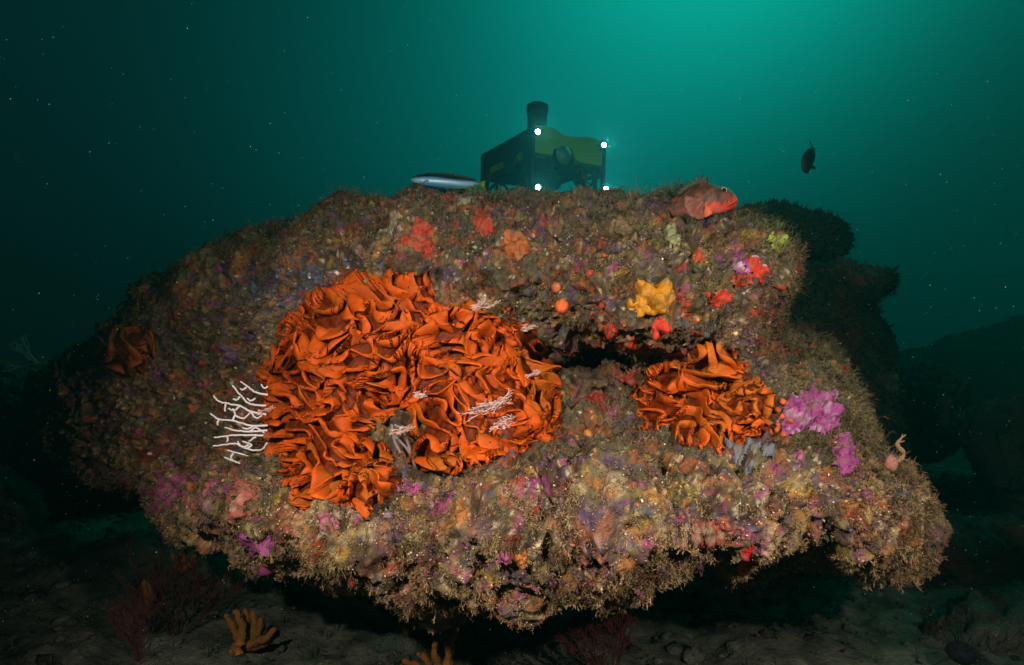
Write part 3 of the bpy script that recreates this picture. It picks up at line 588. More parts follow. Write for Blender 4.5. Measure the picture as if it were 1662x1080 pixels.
branch_sponge([[(290,925),(285,910),(280,900)],[(292,925),(300,908),(300,895)],[(294,926),(312,915),(316,900)]], 'dull golden sponge under the left corner of the boulder', 1.7, 6, .010)
def bush(px_, py_, D, size, label, seed, m=M_PINK, cnt=7, depth=3):
    return fan_obj('hydroid_tuft', P(px_, py_, D), (0, -1, .25), size, cnt, depth, 1.5, .0010, (1, 0, .3), seed, m, label, 'hydroid')
bush(796, 664, 1.05, .018, 'white pink feathery tuft on the right half of the orange dome', 1, cnt=16, depth=3)
bush(818, 690, 1.05, .012, 'smaller pink tuft touching the lower side of the feathery one', 7, cnt=10)
bush(785, 500, 1.20, .012, 'greyish pink feathery tuft at the top of the orange dome', 2, cnt=12)
bush(862, 535, 1.22, .009, 'pale tuft at the upper right rim of the orange dome', 3, cnt=8)
bush(690, 640, 1.08, .008, 'little pink tuft near the centre of the orange dome', 4, cnt=6)
bush(655, 700, 1.16, .012, 'lilac grey tuft inside the notch of the orange dome', 5, cnt=10)
bush(868, 610, 1.15, .007, 'small white tuft on the right edge of the orange dome', 6, cnt=6)
bush(438, 668, 1.17, .008, 'pink sprig on the left rim of the orange dome above the white fan', 8, cnt=6)
# bare stems in the notch
st = [(smooth_path(P(np.array(a), np.array(b), 1.17), 4), None) for a, b in [([632,648,665,674], [700,715,735,758]), ([640,655,668], [690,700,740]), ([650,640,636], [735,715,690])]]
v_, q_, t_ = tube_mesh([(p, np.full(len(p), .0028)) for p, _ in st]); tag(mesh_np('dead_stems', v_, [q_, t_], mat=mat('stem', color=(.30, .22, .22), rough=.9, bump=[(500, .003)])), 'greyish bare stems crossing the dark notch of the orange dome', 'dead stems')

# ------------------------------------------------------------ shells and odd bits at the right edge
M_SHELL = mat('shell', color=(.36, .18, .13), rough=.7, mottle=(300, .7, (.30, .06, .07)), bump=[(600, .002)])
v, f = ico(3); c0 = P(1447, 752, 1.10); vv = v*np.array([.0115, .007, .0135]); vv = vv*(1+.22*fbm(v, 2.2, 3, 4))[:, None]
tag(mesh_np('round_bryozoan_disc', vv+c0, [f], mat=M_SHELL), 'pink speckled rounded growth near the right tip', 'soft growth')
ps = [(smooth_path(P(np.array([1457,1467,1456,1464]), np.array([750,737,722,710]), 1.10), 4), np.array([.0042,.0030,.0052,.0030,.0026,.0044,.0050,.0036,.0046,.0032,.0024,.0018,.0014])), (smooth_path(P(np.array([1462,1470]), np.array([712,706]), 1.10), 4), np.linspace(.0016, .0009, 5)), (smooth_path(P(np.array([1461,1465]), np.array([718,705]), 1.10), 4), np.linspace(.0014, .0008, 5)), (smooth_path(P(np.array([1460,1468]), np.array([718,716]), 1.10), 4), np.linspace(.0014, .0008, 5))]
v_, q_, t_ = tube_mesh(ps); tag(mesh_np('tubeworm', v_, [q_, t_], mat=mat('tubeworm', color=(.30, .17, .09), rough=.8, bump=[(400, .004)])), 'crooked tan tube with three short tips above the speckled disc', 'tube worm')
ps = [(smooth_path(P(np.array([1150,1165,1182]), np.array([866,872,871]), .985), 4), np.array([.001,.002,.003,.0034,.0036,.0034,.003,.0022,.001]))]
v_, q_, t_ = tube_mesh(ps, 8); tag(mesh_np('shell', v_, [q_, t_], mat=mat('pale_shell', color=(.75, .45, .33), rough=.4)), 'slim cream and orange shell lying on the right ledge', 'shell')

# ------------------------------------------------------------ fish
def loft(stations, m=20, power=2.2):
    # stations: (x, ztop, zbot, width, yoff) in metres
    s = np.array(stations, float); n_ = len(s); an = np.linspace(0, 2*math.pi, m, endpoint=False)
    V_ = []
    for x, zt, zb, w_, yo in s:
        zc = (zt+zb)/2; h_ = (zt-zb)/2; ca, sa = np.cos(an), np.sin(an)
        V_.append(np.stack([np.full(m, x), yo+w_/2*np.sign(ca)*np.abs(ca)**(2/power), zc+h_*np.sign(sa)*np.abs(sa)**(2/power)], -1))
    V_ = np.array(V_).reshape(-1, 3); F_ = [(i*m+k, i*m+(k+1) % m, (i+1)*m+(k+1) % m, (i+1)*m+k) for i in range(n_-1) for k in range(m)]
    c1 = len(V_); V_ = np.concatenate([V_, [[s[0, 0], s[0, 4], (s[0, 1]+s[0, 2])/2]], [[s[-1, 0], s[-1, 4], (s[-1, 1]+s[-1, 2])/2]]])
    T_ = [(k, c1, (k+1) % m) for k in range(m)]+[((n_-1)*m+k, (n_-1)*m+(k+1) % m, c1+1) for k in range(m)]
    return V_, np.array(F_), np.array(T_)
def resamp(st, n_):
    st = np.array(st, float); t = np.linspace(0, len(st)-1, n_); q = np.concatenate([2*st[:1]-st[1:2], st, 2*st[-1:]-st[-2:-1]]); out = []
    for u in t:
        i = min(int(u), len(st)-2); f_ = u-i; p0, p1, p2, p3 = q[i:i+4]
        out.append(.5*((2*p1)+(-p0+p2)*f_+(2*p0-5*p1+4*p2-p3)*f_*f_+(-p0+3*p1-3*p2+p3)*f_**3))
    return np.array(out)
def fin(name, pts, thick, parent, m, col=None, colf=None):
    # pts: rows of grid points (r, c, 3) -> a thin solid membrane
    G = np.array(pts, float); r_, c_, _ = G.shape; nn = nrm(np.cross(np.gradient(G, axis=0), np.gradient(G, axis=1)))
    V_ = np.concatenate([(G+nn*thick/2).reshape(-1, 3), (G-nn*thick/2).reshape(-1, 3)]); o = r_*c_; F_ = []
    for i in range(r_-1):
        for j in range(c_-1):
            a = i*c_+j; F_.append((a, a+1, a+c_+1, a+c_)); F_.append((a+o+c_, a+o+c_+1, a+o+1, a+o))
    for j in range(c_-1): F_.append((j, o+j, o+j+1, j+1)); a = (r_-1)*c_+j; F_.append((a, a+1, o+a+1, o+a))
    for i in range(r_-1): a = i*c_; F_.append((a, a+c_, o+a+c_, o+a)); a = i*c_+c_-1; F_.append((a, o+a, o+a+c_, a+c_))
    cc = colf(V_) if colf else None
    return mesh_np(name, V_, [np.array(F_)], cc, mat=m, parent=parent)
M_FISH = mat('fish_skin', attr=True, rough=.4, spec=.4, bump=[(500, .0012)])
M_EYE = mat('fish_eye', color=(.005, .005, .006), rough=.08, spec=.8)
M_RING = mat('eye_ring', color=(.55, .42, .38), rough=.3)
def eyeball(parent, loc, r):
    v, f = ico(3); mesh_np('eye', v*np.array([r, r*.55, r])+np.array(loc), [f], mat=M_EYE, parent=parent)
    an = np.linspace(0, 2*math.pi, 25); pts = np.stack([np.cos(an)*r*1.02, 0*an, np.sin(an)*r*1.02], -1)+np.array(loc)+np.array([0, -r*.15, 0])
    v_, q_, t_ = tube_mesh([(pts, np.full(25, r*.16))], 6); mesh_np('eye_ring', v_, [q_], mat=M_RING, parent=parent)
# scorpionfish (crop pixels of an enlargement -> metres around its base point)
SD = 1.30; SX0, SY0 = 1145, 332; sk = SD/F
def sx(a): return (1080+a/10.8-SX0)*sk
def sz_(b): return -(270+b/10.8-SY0)*sk
root = empty('scorpionfish', P(SX0, SY0, SD).tolist()); tag(root, 'red and brown spiny fish resting on the top right of the boulder', 'fish')
st = [(1252,600,640,.006),(1225,545,690,.020),(1170,470,745,.031),(1090,400,785,.040),(1000,362,815,.046),(900,345,835,.050),(780,310,850,.054),(640,300,860,.054),(480,340,860,.048),(300,440,850,.038),(120,560,840,.028),(-60,680,830,.018),(-180,740,820,.010)]
S_ = resamp([(sx(a), sz_(b), sz_(c), w_, .010*max(0, (700-a)/200)) for a, b, c, w_ in st], 44)
V_, Fq, Ft = loft(S_, 28); V_ = V_+nrm(V_-np.array([0, .01, 0]))*(.0012*fbm(V_, 160, 3, 9)+.0012*fbm(V_, 500, 2, 4))[:, None]
def scol(V_):
    hh = (V_[:, 2]-sz_(600))/.03; c = np.tile([.10, .030, .016], (len(V_), 1))
    lo = ss(.15, .6, -hh+.35*ss(sx(900), sx(1240), V_[:, 0])+.35*fbm(V_, 120, 3, 2)-.9*ss(sx(560), sx(380), V_[:, 0])); c = mixin(c, np.array([.85, .05, .02]), lo)
    c = mixin(c, np.array([.70, .12, .03]), lo*blob(V_[:, 0], V_[:, 2], sx(660), sz_(740), .014, .010))
    c = mixin(c, np.array([.70, .22, .18]), ss(.35, .9, -hh+.2*fbm(V_, 90, 2, 5))*.6)
    c = mixin(c, np.array([.85, .07, .05]), .95*blob(V_[:, 0], V_[:, 2], sx(1200), sz_(620), .011, .008))
    c = mixin(c, np.array([.03, .03, .018]), 1.0*ss(-.1, .15, fbm(V_, 110, 4, 6)+.2*ss(sx(700), sx(300), V_[:, 0]))*.85*(hh > -.3))
    c = mixin(c, np.array([.34, .075, .03]), ss(.2, .4, fbm(V_, 170, 3, 7))*.6*(1-lo))
    return c
mesh_np('body', V_, [Fq, Ft], scol(V_), mat=M_FISH, parent=root)
# mouth line, brow and cheek ridge
mp = smooth_path([(sx(1250), -.004, sz_(612)), (sx(1205), -.0125, sz_(640)), (sx(1140), -.019, sz_(690)), (sx(1060), -.0225, sz_(735))], 5)
v_, q_, t_ = tube_mesh([(mp, np.linspace(.0007, .0013, len(mp)))], 6); mesh_np('mouth', v_, [q_, t_], mat=mat('mouth_line', color=(.10, .008, .006), rough=.6), parent=root)
eyeball(root, (sx(970), -.0195, sz_(460)), .0052)
sp = []
for a, b, l, dx in [(560,300,120,-.45),(660,290,130,-.35),(760,300,125,-.2),(450,330,90,-.5),(350,390,80,-.6),(260,430,70,-.7),(870,345,30,-.5),(940,345,35,-.3),(1180,470,30,.2),(180,470,60,-.7)]:
    p0 = np.array([sx(a), 0, sz_(b+20)]); p1 = p0+np.array([dx*l, 0, l])*sk/10.8; sp.append(([p0, (p0+p1)/2+[.0006, 0, 0], p1], [.0016, .0012, .0004]))
M_SPI = mat('spine', color=(.05, .035, .02), rough=.6)
for one in sp: v_, q_, t_ = tube_mesh([one], 6); mesh_np('spine', v_, [q_, t_], mat=M_SPI, parent=root)
top_ = [(200,520,400),(260,480,420),(300,450,335),(350,420,350),(400,380,240),(450,350,270),(500,335,200),(535,320,262),(575,300,125),(615,300,240),(665,300,110),(705,300,225),(740,300,120),(775,320,285)]
fin('dorsal_fin', [[(sx(a), 0, sz_(b+25)) for a, b, c in top_], [(sx(a), .0005, sz_((b+c)/2)) for a, b, c in top_], [(sx(a-12), 0, sz_(c+25)) for a, b, c in top_]], .0014, root, M_FISH, colf=lambda V_: mixin(np.tile([.035, .03, .018], (len(V_), 1)), np.array([.05, .03, .018]), ss(.0, .3, fbm(V_, 200, 3, 1))))
fincol = lambda V_: mixin(mixin(np.tile([.22, .035, .02], (len(V_), 1)), np.array([.16, .05, .03]), ss(-.1, .3, fbm(V_, 150, 3, 1))), np.array([.22, .13, .09]), ss(.25, .4, fbm(V_, 260, 2, 8)))
rows = []
for k, (t_r) in enumerate(np.linspace(0, 1, 6)):
    row = []
    for j, u in enumerate(np.linspace(0, 1, 19)):
        ang = R_(170+u*95); rr_ = (340+40*math.sin(u*3)+(10*math.sin(j*2.9)+8*math.sin(j*1.3))*t_r)*t_r
        cx_, cz_ = 600+rr_*math.cos(ang), 640-rr_*math.sin(ang)*1.0
        row.append((sx(cx_), -.027-.010*t_r+.0022*(j % 2)*t_r, sz_(cz_)))
    rows.append(row)
fin('pectoral_fin', rows, .001, root, M_FISH, colf=fincol)
rows = []
for t_r in np.linspace(0, 1, 5):
    row = []
    for j, u in enumerate(np.linspace(0, 1, 11)):
        ang = R_(250+u*70); rr_ = (225-60*u+(12 if j % 2 else -12)*t_r)*t_r
        row.append((sx(650+rr_*math.cos(ang)), -.020-.004*t_r+.0012*(j % 2)*t_r, sz_(720-rr_*math.sin(ang))))
    rows.append(row)
fin('pelvic_fin', rows, .001, root, M_FISH, colf=lambda V_: mixin(np.tile([.72, .13, .04], (len(V_), 1)), np.array([.35, .05, .03]), ss(0, .4, fbm(V_, 180, 3, 2))))

bz = tufts('fish_back_weed', P(rng.normal(1118, 14, 34), rng.normal(322, 6, 34), rng.normal(1.335, .01, 34)), np.tile([-.25, .05, 1.], (34, 1)), np.full(34, .026)*rng.uniform(.5, 1.25, 34), np.tile([.035, .045, .02], (34, 1))*rng.uniform(.5, 1.6, (34, 1)), 7, 77, None, twig=4, wid=.0011)
tag(bz, 'dark bushy seaweed behind the back of the red fish', 'seaweed')
# wrasse
WD = 1.72; WX0, WY0 = 725, 293; wk = WD/F
def wx(a): return (640+a/4.155-WX0)*wk
def wz(b): return -(140+b/4.155-WY0)*wk
root = empty('wrasse', P(WX0, WY0, WD).tolist()); tag(root, 'slim silver blue fish with a dark back swimming left of the vehicle', 'fish')
st = [(108,627,634,.003),(125,614,646,.009),(150,604,656,.014),(190,594,667,.018),(250,590,678,.021),(320,592,684,.022),(400,600,686,.020),(460,612,684,.017),(520,628,676,.012),(560,640,672,.008),(585,646,672,.005)]
S_ = resamp([(wx(a), wz(b), wz(c), w_, 0) for a, b, c, w_ in st], 40); V_, Fq, Ft = loft(S_, 24, 2.0)
def wcol(V_):
    a = V_[:, 0]/wk*4.155+(WX0-640)*4.155; mid = np.interp(a, [100, 200, 400, 600], [624, 614, 634, 652]); zz = -(V_[:, 2]/wk)*4.155+(WY0-140)*4.155
    up = ss(3, -3, zz-mid); c = np.tile([.07, .32, .62], (len(V_), 1)); c = mixin(c, np.array([.50, .74, .80]), np.exp(-((zz-mid-26)/11)**2)*.75)
    c = mixin(c, np.array([.25, .45, .60]), ss(.2, .5, fbm(V_*[1, 1, 4], 60, 3, 3))*.4); c = mixin(c, np.array([.004, .008, .010]), up); c = mixin(c, np.array([.04, .035, .012]), ss(-12, -18, zz-mid)*.8)
    c = mixin(c, np.array([.08, .16, .02]), ss(520, 575, a)); return c
mesh_np('body', V_, [Fq, Ft], wcol(V_), mat=mat('wrasse_skin', attr=True, rough=.35, spec=.5, metal=.1), parent=root)
eyeball(root, (wx(152), -.0070, wz(622)), .0022)
gp_ = smooth_path([(wx(203), -.0098, wz(628)), (wx(211), -.0106, wz(642)), (wx(205), -.0100, wz(656)), (wx(188), -.0086, wz(664))], 5)
v_, q_, t_ = tube_mesh([(gp_, np.full(len(gp_), .0005))], 5); mesh_np('gill_edge', v_, [q_, t_], mat=mat('gill', color=(.03, .08, .13), rough=.5), parent=root)
gc = lambda c: (lambda V_: np.tile(c, (len(V_), 1)))
fin('tail_fin', [[(wx(570), 0, wz(648)), (wx(570), 0, wz(660)), (wx(570), 0, wz(672))], [(wx(598), .001, wz(640)), (wx(600), 0, wz(664)), (wx(596), -.001, wz(694))], [(wx(615), .002, wz(636)), (wx(610), 0, wz(668)), (wx(612), -.002, wz(712))]], .001, root, M_FISH, colf=gc([.13, .26, .015]))
fin('dorsal_fin', [[(wx(a), 0, wz(b+4)) for a, b in [(200,592),(300,590),(400,599),(480,614),(550,634)]], [(wx(a+8), 0, wz(b-6)) for a, b in [(205,592),(300,590),(400,599),(480,614),(545,634)]]], .001, root, M_FISH, colf=gc([.02, .05, .03]))
fin('anal_fin', [[(wx(a), 0, wz(b-4)) for a, b in [(330,684),(400,686),(460,684),(540,674)]], [(wx(a+10), 0, wz(b+7)) for a, b in [(330,682),(400,685),(460,683),(540,674)]]], .001, root, M_FISH, colf=gc([.12, .20, .20]))
fin('pectoral_fin', [[(wx(215), -.0100, wz(640)), (wx(213), -.0104, wz(648))], [(wx(232), -.0125, wz(636)), (wx(234), -.0130, wz(652))]], .0006, root, M_FISH, colf=gc([.25, .35, .38]))

# dark fish at the right: swims away and head down with a bent tail
DD = 2.35; dk = DD/F; root = empty('dark_fish', P(1314, 258, DD).tolist()); tag(root, 'dark silhouetted fish hanging head down in open water at right', 'fish')
cl = [(1311,281,5),(1309,276,13),(1309,270,17),(1311,260,20),(1314,252,18.5),(1317,246,13),(1319,243,8.5),(1319.5,240,5)]
cl = resamp([(a, b, c, 0, 0) for a, b, c in cl], 26); an = np.linspace(0, 2*math.pi, 18, endpoint=False); Vd = []
for i in range(len(cl)):
    g = cl[min(i+1, 25)]-cl[max(i-1, 0)]; t2 = np.array([g[0], -g[1]]); t2 /= np.hypot(*t2)+1e-9; nx = np.array([t2[1], -t2[0]])
    for q in an: Vd.append(((cl[i][0]-1314+nx[0]*math.cos(q)*cl[i][2]/2)*dk, math.sin(q)*cl[i][2]*.42*dk, (-(cl[i][1]-258)+nx[1]*math.cos(q)*cl[i][2]/2)*dk))
Vd = np.array(Vd); Fq = np.array([(i*18+k, i*18+(k+1) % 18, (i+1)*18+(k+1) % 18, (i+1)*18+k) for i in range(25) for k in range(18)])
M_DF = mat('dark_fish_skin', color=(.02, .025, .025), rough=.5, bump=[(300, .002)])
Vd = np.concatenate([Vd, [Vd[:18].mean(0)]]); mesh_np('body', Vd, [Fq, np.array([(k, len(Vd)-1, (k+1) % 18) for k in range(18)])], mat=M_DF, parent=root)
def dp(a, b, y=0): return ((a-1314)*dk, y, -(b-258)*dk)
fin('tail_fin', [[dp(1317.5, 243, -.004), dp(1319.5, 242.5, 0), dp(1321.5, 243, .004)], [dp(1315, 237, -.008), dp(1317.5, 236, 0), dp(1320, 236, .008)], [dp(1311.8, 229, -.010), dp(1314, 228, 0), dp(1316.5, 230, .010)]], .0022, root, M_DF)
fin('dorsal_fin', [[dp(1305, 271), dp(1305.5, 262), dp(1309, 252)], [dp(1302.5, 268), dp(1303.5, 261), dp(1308, 251)]], .001, root, M_DF)
fin('pectoral_fin', [[dp(1316, 274, -.006), dp(1316, 269, -.006)], [dp(1321, 277, -.012), dp(1321.5, 273, -.012)]], .001, root, M_DF)
for s_ in (-1, 1): v, f = ico(2); mesh_np('eye', v*.0022+np.array(dp(1310+s_*6, 276, -.008)), [f], mat=M_EYE, parent=root)

# ------------------------------------------------------------ underwater vehicle
M_PL = mat('blue_black_plastic', color=(.022, .030, .042), rough=.5, mottle=(30, .4, (.03, .035, .04)))
M_BK = mat('black_plastic', color=(.010, .012, .014), rough=.45)
M_GN = mat('yellow_green_foam', color=(.22, .62, .015), rough=.55, bump=[(80, .002)], mottle=(12, .3, (.18, .45, .012)))
M_LENS = mat('lamp_lens', color=(1, 1, 1), emit=((.92, .97, 1), 60))
M_DOME = mat('dome_acrylic', color=(.04, .22, .20), rough=.10, spec=1)
root = empty('underwater_vehicle'); tag(root, 'boxy remotely operated vehicle hovering behind the boulder with four bright lamps', 'underwater vehicle')
WV, LV, HV = .36, .53, .30
def bmobj(name, fn, m, parent, bevel=.0):
    bm = bmesh.new(); fn(bm)
    if bevel: bmesh.ops.bevel(bm, geom=[e_ for e_ in bm.edges], offset=bevel, segments=2, affect='EDGES', clamp_overlap=True)
    me = bpy.data.meshes.new(name); bm.to_mesh(me); bm.free(); me.materials.append(m); o = bpy.data.objects.new(name, me); sc.collection.objects.link(o); o.parent = parent; return o
def box(bm, x0, y0, z0, x1, y1, z1):
    r_ = bmesh.ops.create_cube(bm, size=1, matrix=Matrix.Translation(((x0+x1)/2, (y0+y1)/2, (z0+z1)/2)) @ Matrix.Diagonal((x1-x0, y1-y0, z1-z0, 1))); return r_
def cyl(bm, c, r, h, axis='Z', r2=None, seg=28):
    rot = {'Z': Matrix.Identity(4), 'Y': Matrix.Rotation(R_(90), 4, 'X'), 'X': Matrix.Rotation(R_(90), 4, 'Y')}[axis]
    bmesh.ops.create_cone(bm, cap_ends=True, segments=seg, radius1=r, radius2=r if r2 is None else r2, depth=h, matrix=Matrix.Translation(c) @ rot)
def prism(bm, poly, axis, a, b):       # polygon in the other two axes, extruded from a to b along axis
    def mk(u, v, t): return {'X': (t, u, v), 'Y': (u, t, v)}[axis]
    f1 = [bm.verts.new(mk(u, v, a)) for u, v in poly]; f2 = [bm.verts.new(mk(u, v, b)) for u, v in poly]
    fa = bm.faces.new(f1); fb = bm.faces.new(f2[::-1]); k = len(poly)
    for i in range(k): bm.faces.new((f1[i], f2[i], f2[(i+1) % k], f1[(i+1) % k]))
    bmesh.ops.triangulate(bm, faces=[fa, fb]); bmesh.ops.recalc_face_normals(bm, faces=bm.faces[:])
# side panel profile in (y, z): solid band with arches, legs with a slot
def panel(bm, x_):
    a, b = x_-.006, x_+.006
    for pl in ([(0, .135), (.080, .135), (.088, .22), (.088, HV), (0, HV)], [(.088, .222), (LV-.085, .222), (LV-.085, HV), (.088, HV)], [(.145, .222), (.175, .17), (.20, .145), (.235, .145), (.26, .17), (.285, .222)],
      [(LV-.085, .222), (LV-.078, .12), (LV, .12), (LV, HV), (LV-.085, HV)], [(0, 0), (.018, 0), (.020, .135), (0, .135)], [(.060, 0), (.078, 0), (.080, .135), (.060, .135)],
      [(LV-.018, 0), (LV, 0), (LV, .12), (LV-.018, .12)], [(LV-.078, 0), (LV-.060, 0), (LV-.060, .12), (LV-.078, .12)]): prism(bm, pl, 'X', a, b)
for s_ in (0, 1):
    x_ = 0 if s_ == 0 else WV
    bmobj('side_panel', lambda bm: panel(bm, x_), M_PL, root)
    bmobj('skid', lambda bm: box(bm, x_-.009, -.004, -.012, x_+.009, LV+.004, -.001), M_PL, root, .002)
TC = [(.01, .195), (.095, .195), (.10, .22), (.135, .235), (.19, .235), (.21, .2), (.235, .185), (WV-.01, .185), (WV-.01, .292), (WV-.06, .300), (WV-.12, .296), (.19, .286), (.15, .288), (.11, .305), (.07, .312), (.01, .308)]
bmobj('float_block', lambda bm: prism(bm, TC, 'Y', .006, LV-.01), M_GN, root)
bmobj('centre_plate', lambda bm: (box(bm, .0985, .01, .15, .205, .02, .233), box(bm, .01, .05, .165, WV-.01, LV-.03, .183)), M_BK, root)
e1 = bmobj('electronics_tube', lambda bm: cyl(bm, (.155, .20, .205), .055, .34, 'Y'), M_BK, root)
def dome(bm): bmesh.ops.create_uvsphere(bm, u_segments=28, v_segments=18, radius=.046, matrix=Matrix.Translation((.155, .03, .205)))
d1 = bmobj('dome', dome, M_DOME, e1)
for p in d1.data.polygons: p.use_smooth = True
bmobj('collar', lambda bm: cyl(bm, (.155, .025, .205), .057, .018, 'Y'), M_BK, e1)
bmobj('battery_tube', lambda bm: cyl(bm, (.13, .19, .10), .045, .26, 'Y'), M_BK, root)
bmobj('equipment_pod', lambda bm: (box(bm, .03, .05, .02, .14, .17, .19),), M_BK, root, .008)
for yb in (.05, LV-.06): bmobj('cross_bar', lambda bm: cyl(bm, (WV/2, yb, .012), .007, WV-.012, 'X'), M_BK, root)
bmobj('manipulator', lambda bm: (box(bm, .17, .0, .03, .20, .16, .055), box(bm, .19, -.01, .02, .27, .02, .035), cyl(bm, (.20, .0, .035), .018, .03, 'Z')), M_BK, root, .003)
def thruster(loc, yaw):
    e_ = bmobj('thruster', lambda bm: None, M_BK, root); 
    v, q, t = tube_mesh([([(math.cos(a)*.044, 0, math.sin(a)*.044) for a in np.linspace(0, 2*math.pi, 33)], np.full(33, .0065))], 8)
    me = bpy.data.meshes.new('thruster'); o = mesh_np('thruster', v, [q], mat=M_BK, parent=root, link=True); bpy.data.objects.remove(e_)
    o.location = loc; o.rotation_euler = (0, 0, yaw)
    bmobj('hub', lambda bm: (cyl(bm, (0, .02, 0), .021, .06, 'Y', .014), cyl(bm, (0, -.012, 0), .015, .02, 'Y')), M_BK, o)
    v, q, t = tube_mesh([([(math.cos(a)*.012, 0, math.sin(a)*.012), (math.cos(a)*.044, 0, math.sin(a)*.044)], [.0028, .0028]) for a in np.arange(6)*math.pi/3+.3], 6)
    mesh_np('guard', v, [q, t], mat=M_BK, parent=o)
    v, q, t = tube_mesh([([(math.cos(a)*.012, .02, math.sin(a)*.012), (math.cos(a+.25)*.040, .026, math.sin(a+.25)*.040)], [.006, .010]) for a in np.arange(4)*math.pi/2], 6)
    mesh_np('propeller', v, [q, t], mat=M_BK, parent=o)
thruster((.272, .03, .125), -.45); thruster((.045, LV-.11, .10), -.35); thruster((.30, LV-.07, .12), .4); thruster((.075, .22, .075), .7)
LPOS = [(.004, -.02, .272), (WV-.022, -.02, .268), (.012, -.02, .042), (WV-.004, -.02, .078)]
for lp in LPOS:
    h_ = bmobj('headlight', lambda bm: cyl(bm, (lp[0], lp[1]+.012, lp[2]), .015, .03, 'Y'), M_BK, root)
    bmobj('lens', lambda bm: cyl(bm, (lp[0], lp[1]-.0045, lp[2]), .0095, .003, 'Y'), M_LENS, h_)
sh_ = bmobj('sonar_housing', lambda bm: (cyl(bm, (.04, .05, .345), .042, .075), cyl(bm, (.04, .05, .372), .0435, .006)), M_PL, root)
bmobj('cap', lambda bm: (cyl(bm, (.04, .05, .392), .047, .03), cyl(bm, (.04, .05, .410), .047, .010, 'Z', .036)), M_BK, sh_)
RV = P(864, 322, 2.62); root.location = RV.tolist(); root.rotation_euler = (R_(1.5), R_(1.0), R_(27))
bpy.context.view_layer.update()
for lp in LPOS:          # what the four lit lamps throw into the water in front of them
    wp = root.matrix_world @ Vector((lp[0], lp[1]-.02, lp[2]))
    dr = (root.matrix_world.to_3x3() @ Vector((0, -1, 0)))
    lamp('vehicle_lamp', 'SPOT', wp, wp+dr, 2.2, (.9, .97, 1), spot_size=R_(150), spot_blend=.8, shadow_soft_size=.01)

# ------------------------------------------------------------ sea floor and the rocks behind
gx, gy = np.meshgrid(np.concatenate([np.linspace(-14, -2.9, 40), np.linspace(-2.8, 3.2, 520), np.linspace(3.3, 14, 40)]), np.concatenate([np.linspace(-1.5, 4.5, 300), np.linspace(4.6, 13, 90)]))
Gp = np.stack([gx, gy, 0*gx], -1); hz_ = .10*fbm(Gp, .7, 3, 5)+.05*fbm(Gp, 3, 4, 6)+.006*np.abs(fbm(Gp, 9, 4, 7))+.006*fbm(Gp, 30, 3, 8)
Gp[..., 2] = GZ+hz_
ni, nj = gx.shape; ids = np.arange(ni*nj).reshape(ni, nj)
tag(mesh_np('sea_floor', Gp.reshape(-1, 3), [np.stack([ids[:-1, :-1], ids[:-1, 1:], ids[1:, 1:], ids[1:, :-1]], -1).reshape(-1, 4)], mat=M_SAND), 'dim sandy sea floor', kind='structure')
def darkcol(V, n, x, y, d):
    c = np.tile([.045, .065, .05], (len(V), 1)); c = mixin(c, np.array([.08, .085, .065]), ss(.1, .4, fbm(V, 12, 4, 2))); c = mixin(c, np.array([.14, .035, .02]), ss(.3, .4, fbm(V, 9, 4, 4))*.6)
    return c
DA = [(2.5, .035, 'f'), (8, .025, 'r'), (22, .02, 'f'), (40, .022, 'w'), (70, .008, 'f')]
def drock(poly, D, R, B, E, label, seed, step=4, amps=DA, slope=0):
    c = np.array(poly, float).mean(0)
    r_ = inflated('rock', poly, lambda x, y: D+slope*(x-c[0])/F+0*y, R, B, E, step, amps, 9, darkcol, M_DROCK, seed)
    tag(r_['o'], label, 'rock'); return r_
def rocktuft(r_, NTT, seed, col=(.06, .09, .06), ln=.02):
    vis_ = np.nonzero(r_['front'] | (r_['e'] < 30))[0]; c_ = rng.choice(vis_, NTT, p=r_['wpx'][vis_]/r_['wpx'][vis_].sum())
    return tufts('turf', r_['V'][c_], r_['n'][c_], np.full(NTT, ln)*rng.uniform(.6, 1.3, NTT), np.tile(col, (NTT, 1)), 5, seed, None, wid=.0022, twig=2)
ra = drock([(1190,372),(1215,346),(1250,340),(1300,346),(1335,358),(1358,362),(1376,380),(1374,398),(1360,412),(1330,418),(1290,424),(1200,432)], 2.45, .35, .5, 40, 'dark overhanging rock cap behind the right end of the boulder', 5)
tag(rocktuft(ra, 2200, 3, ln=.022), 'dark seaweed turf on the overhanging rock cap', kind='stuff')
rb = drock([(1230,440),(1300,432),(1350,425),(1385,432),(1420,440),(1448,452),(1445,468),(1415,482),(1400,505),(1420,535),(1440,570),(1450,640),(1470,720),(1450,800),(1200,800),(1200,500)], 2.1, .35, .6, 50, 'dark rock column stepping down right of the boulder', 6, slope=.35)
tag(rocktuft(rb, 3500, 4, ln=.022), 'dim seaweed turf on the rock column', kind='stuff')
drock([(1440,610),(1470,590),(1520,588),(1560,600),(1580,630),(1570,690),(1520,740),(1440,760)], 2.9, .4, .5, 50, 'low rounded rock in the gloom beyond the column', 7)
drock([(1440,575),(1500,560),(1560,545),(1610,530),(1650,516),(1720,505),(1760,580),(1740,700),(1440,660)], 6.5, .8, 1.4, 60, 'long dark ridge fading out at the right edge', 8, slope=-.6)
drock([(1560,700),(1600,660),(1680,640),(1760,650),(1780,800),(1600,810)], 3.0, .4, .6, 50, 'dark block at the right edge beneath the ridge', 9)
drock([(1470,900),(1530,850),(1620,840),(1720,860),(1760,960),(1700,1010),(1560,1000)], 2.1, .3, .5, 50, 'rough dark rock on the floor at lower right', 10)
drock([(1520,1030),(1580,980),(1680,985),(1740,1060),(1700,1140),(1540,1140)], 1.6, .25, .4, 45, 'dark rock cut by the bottom right corner', 11)
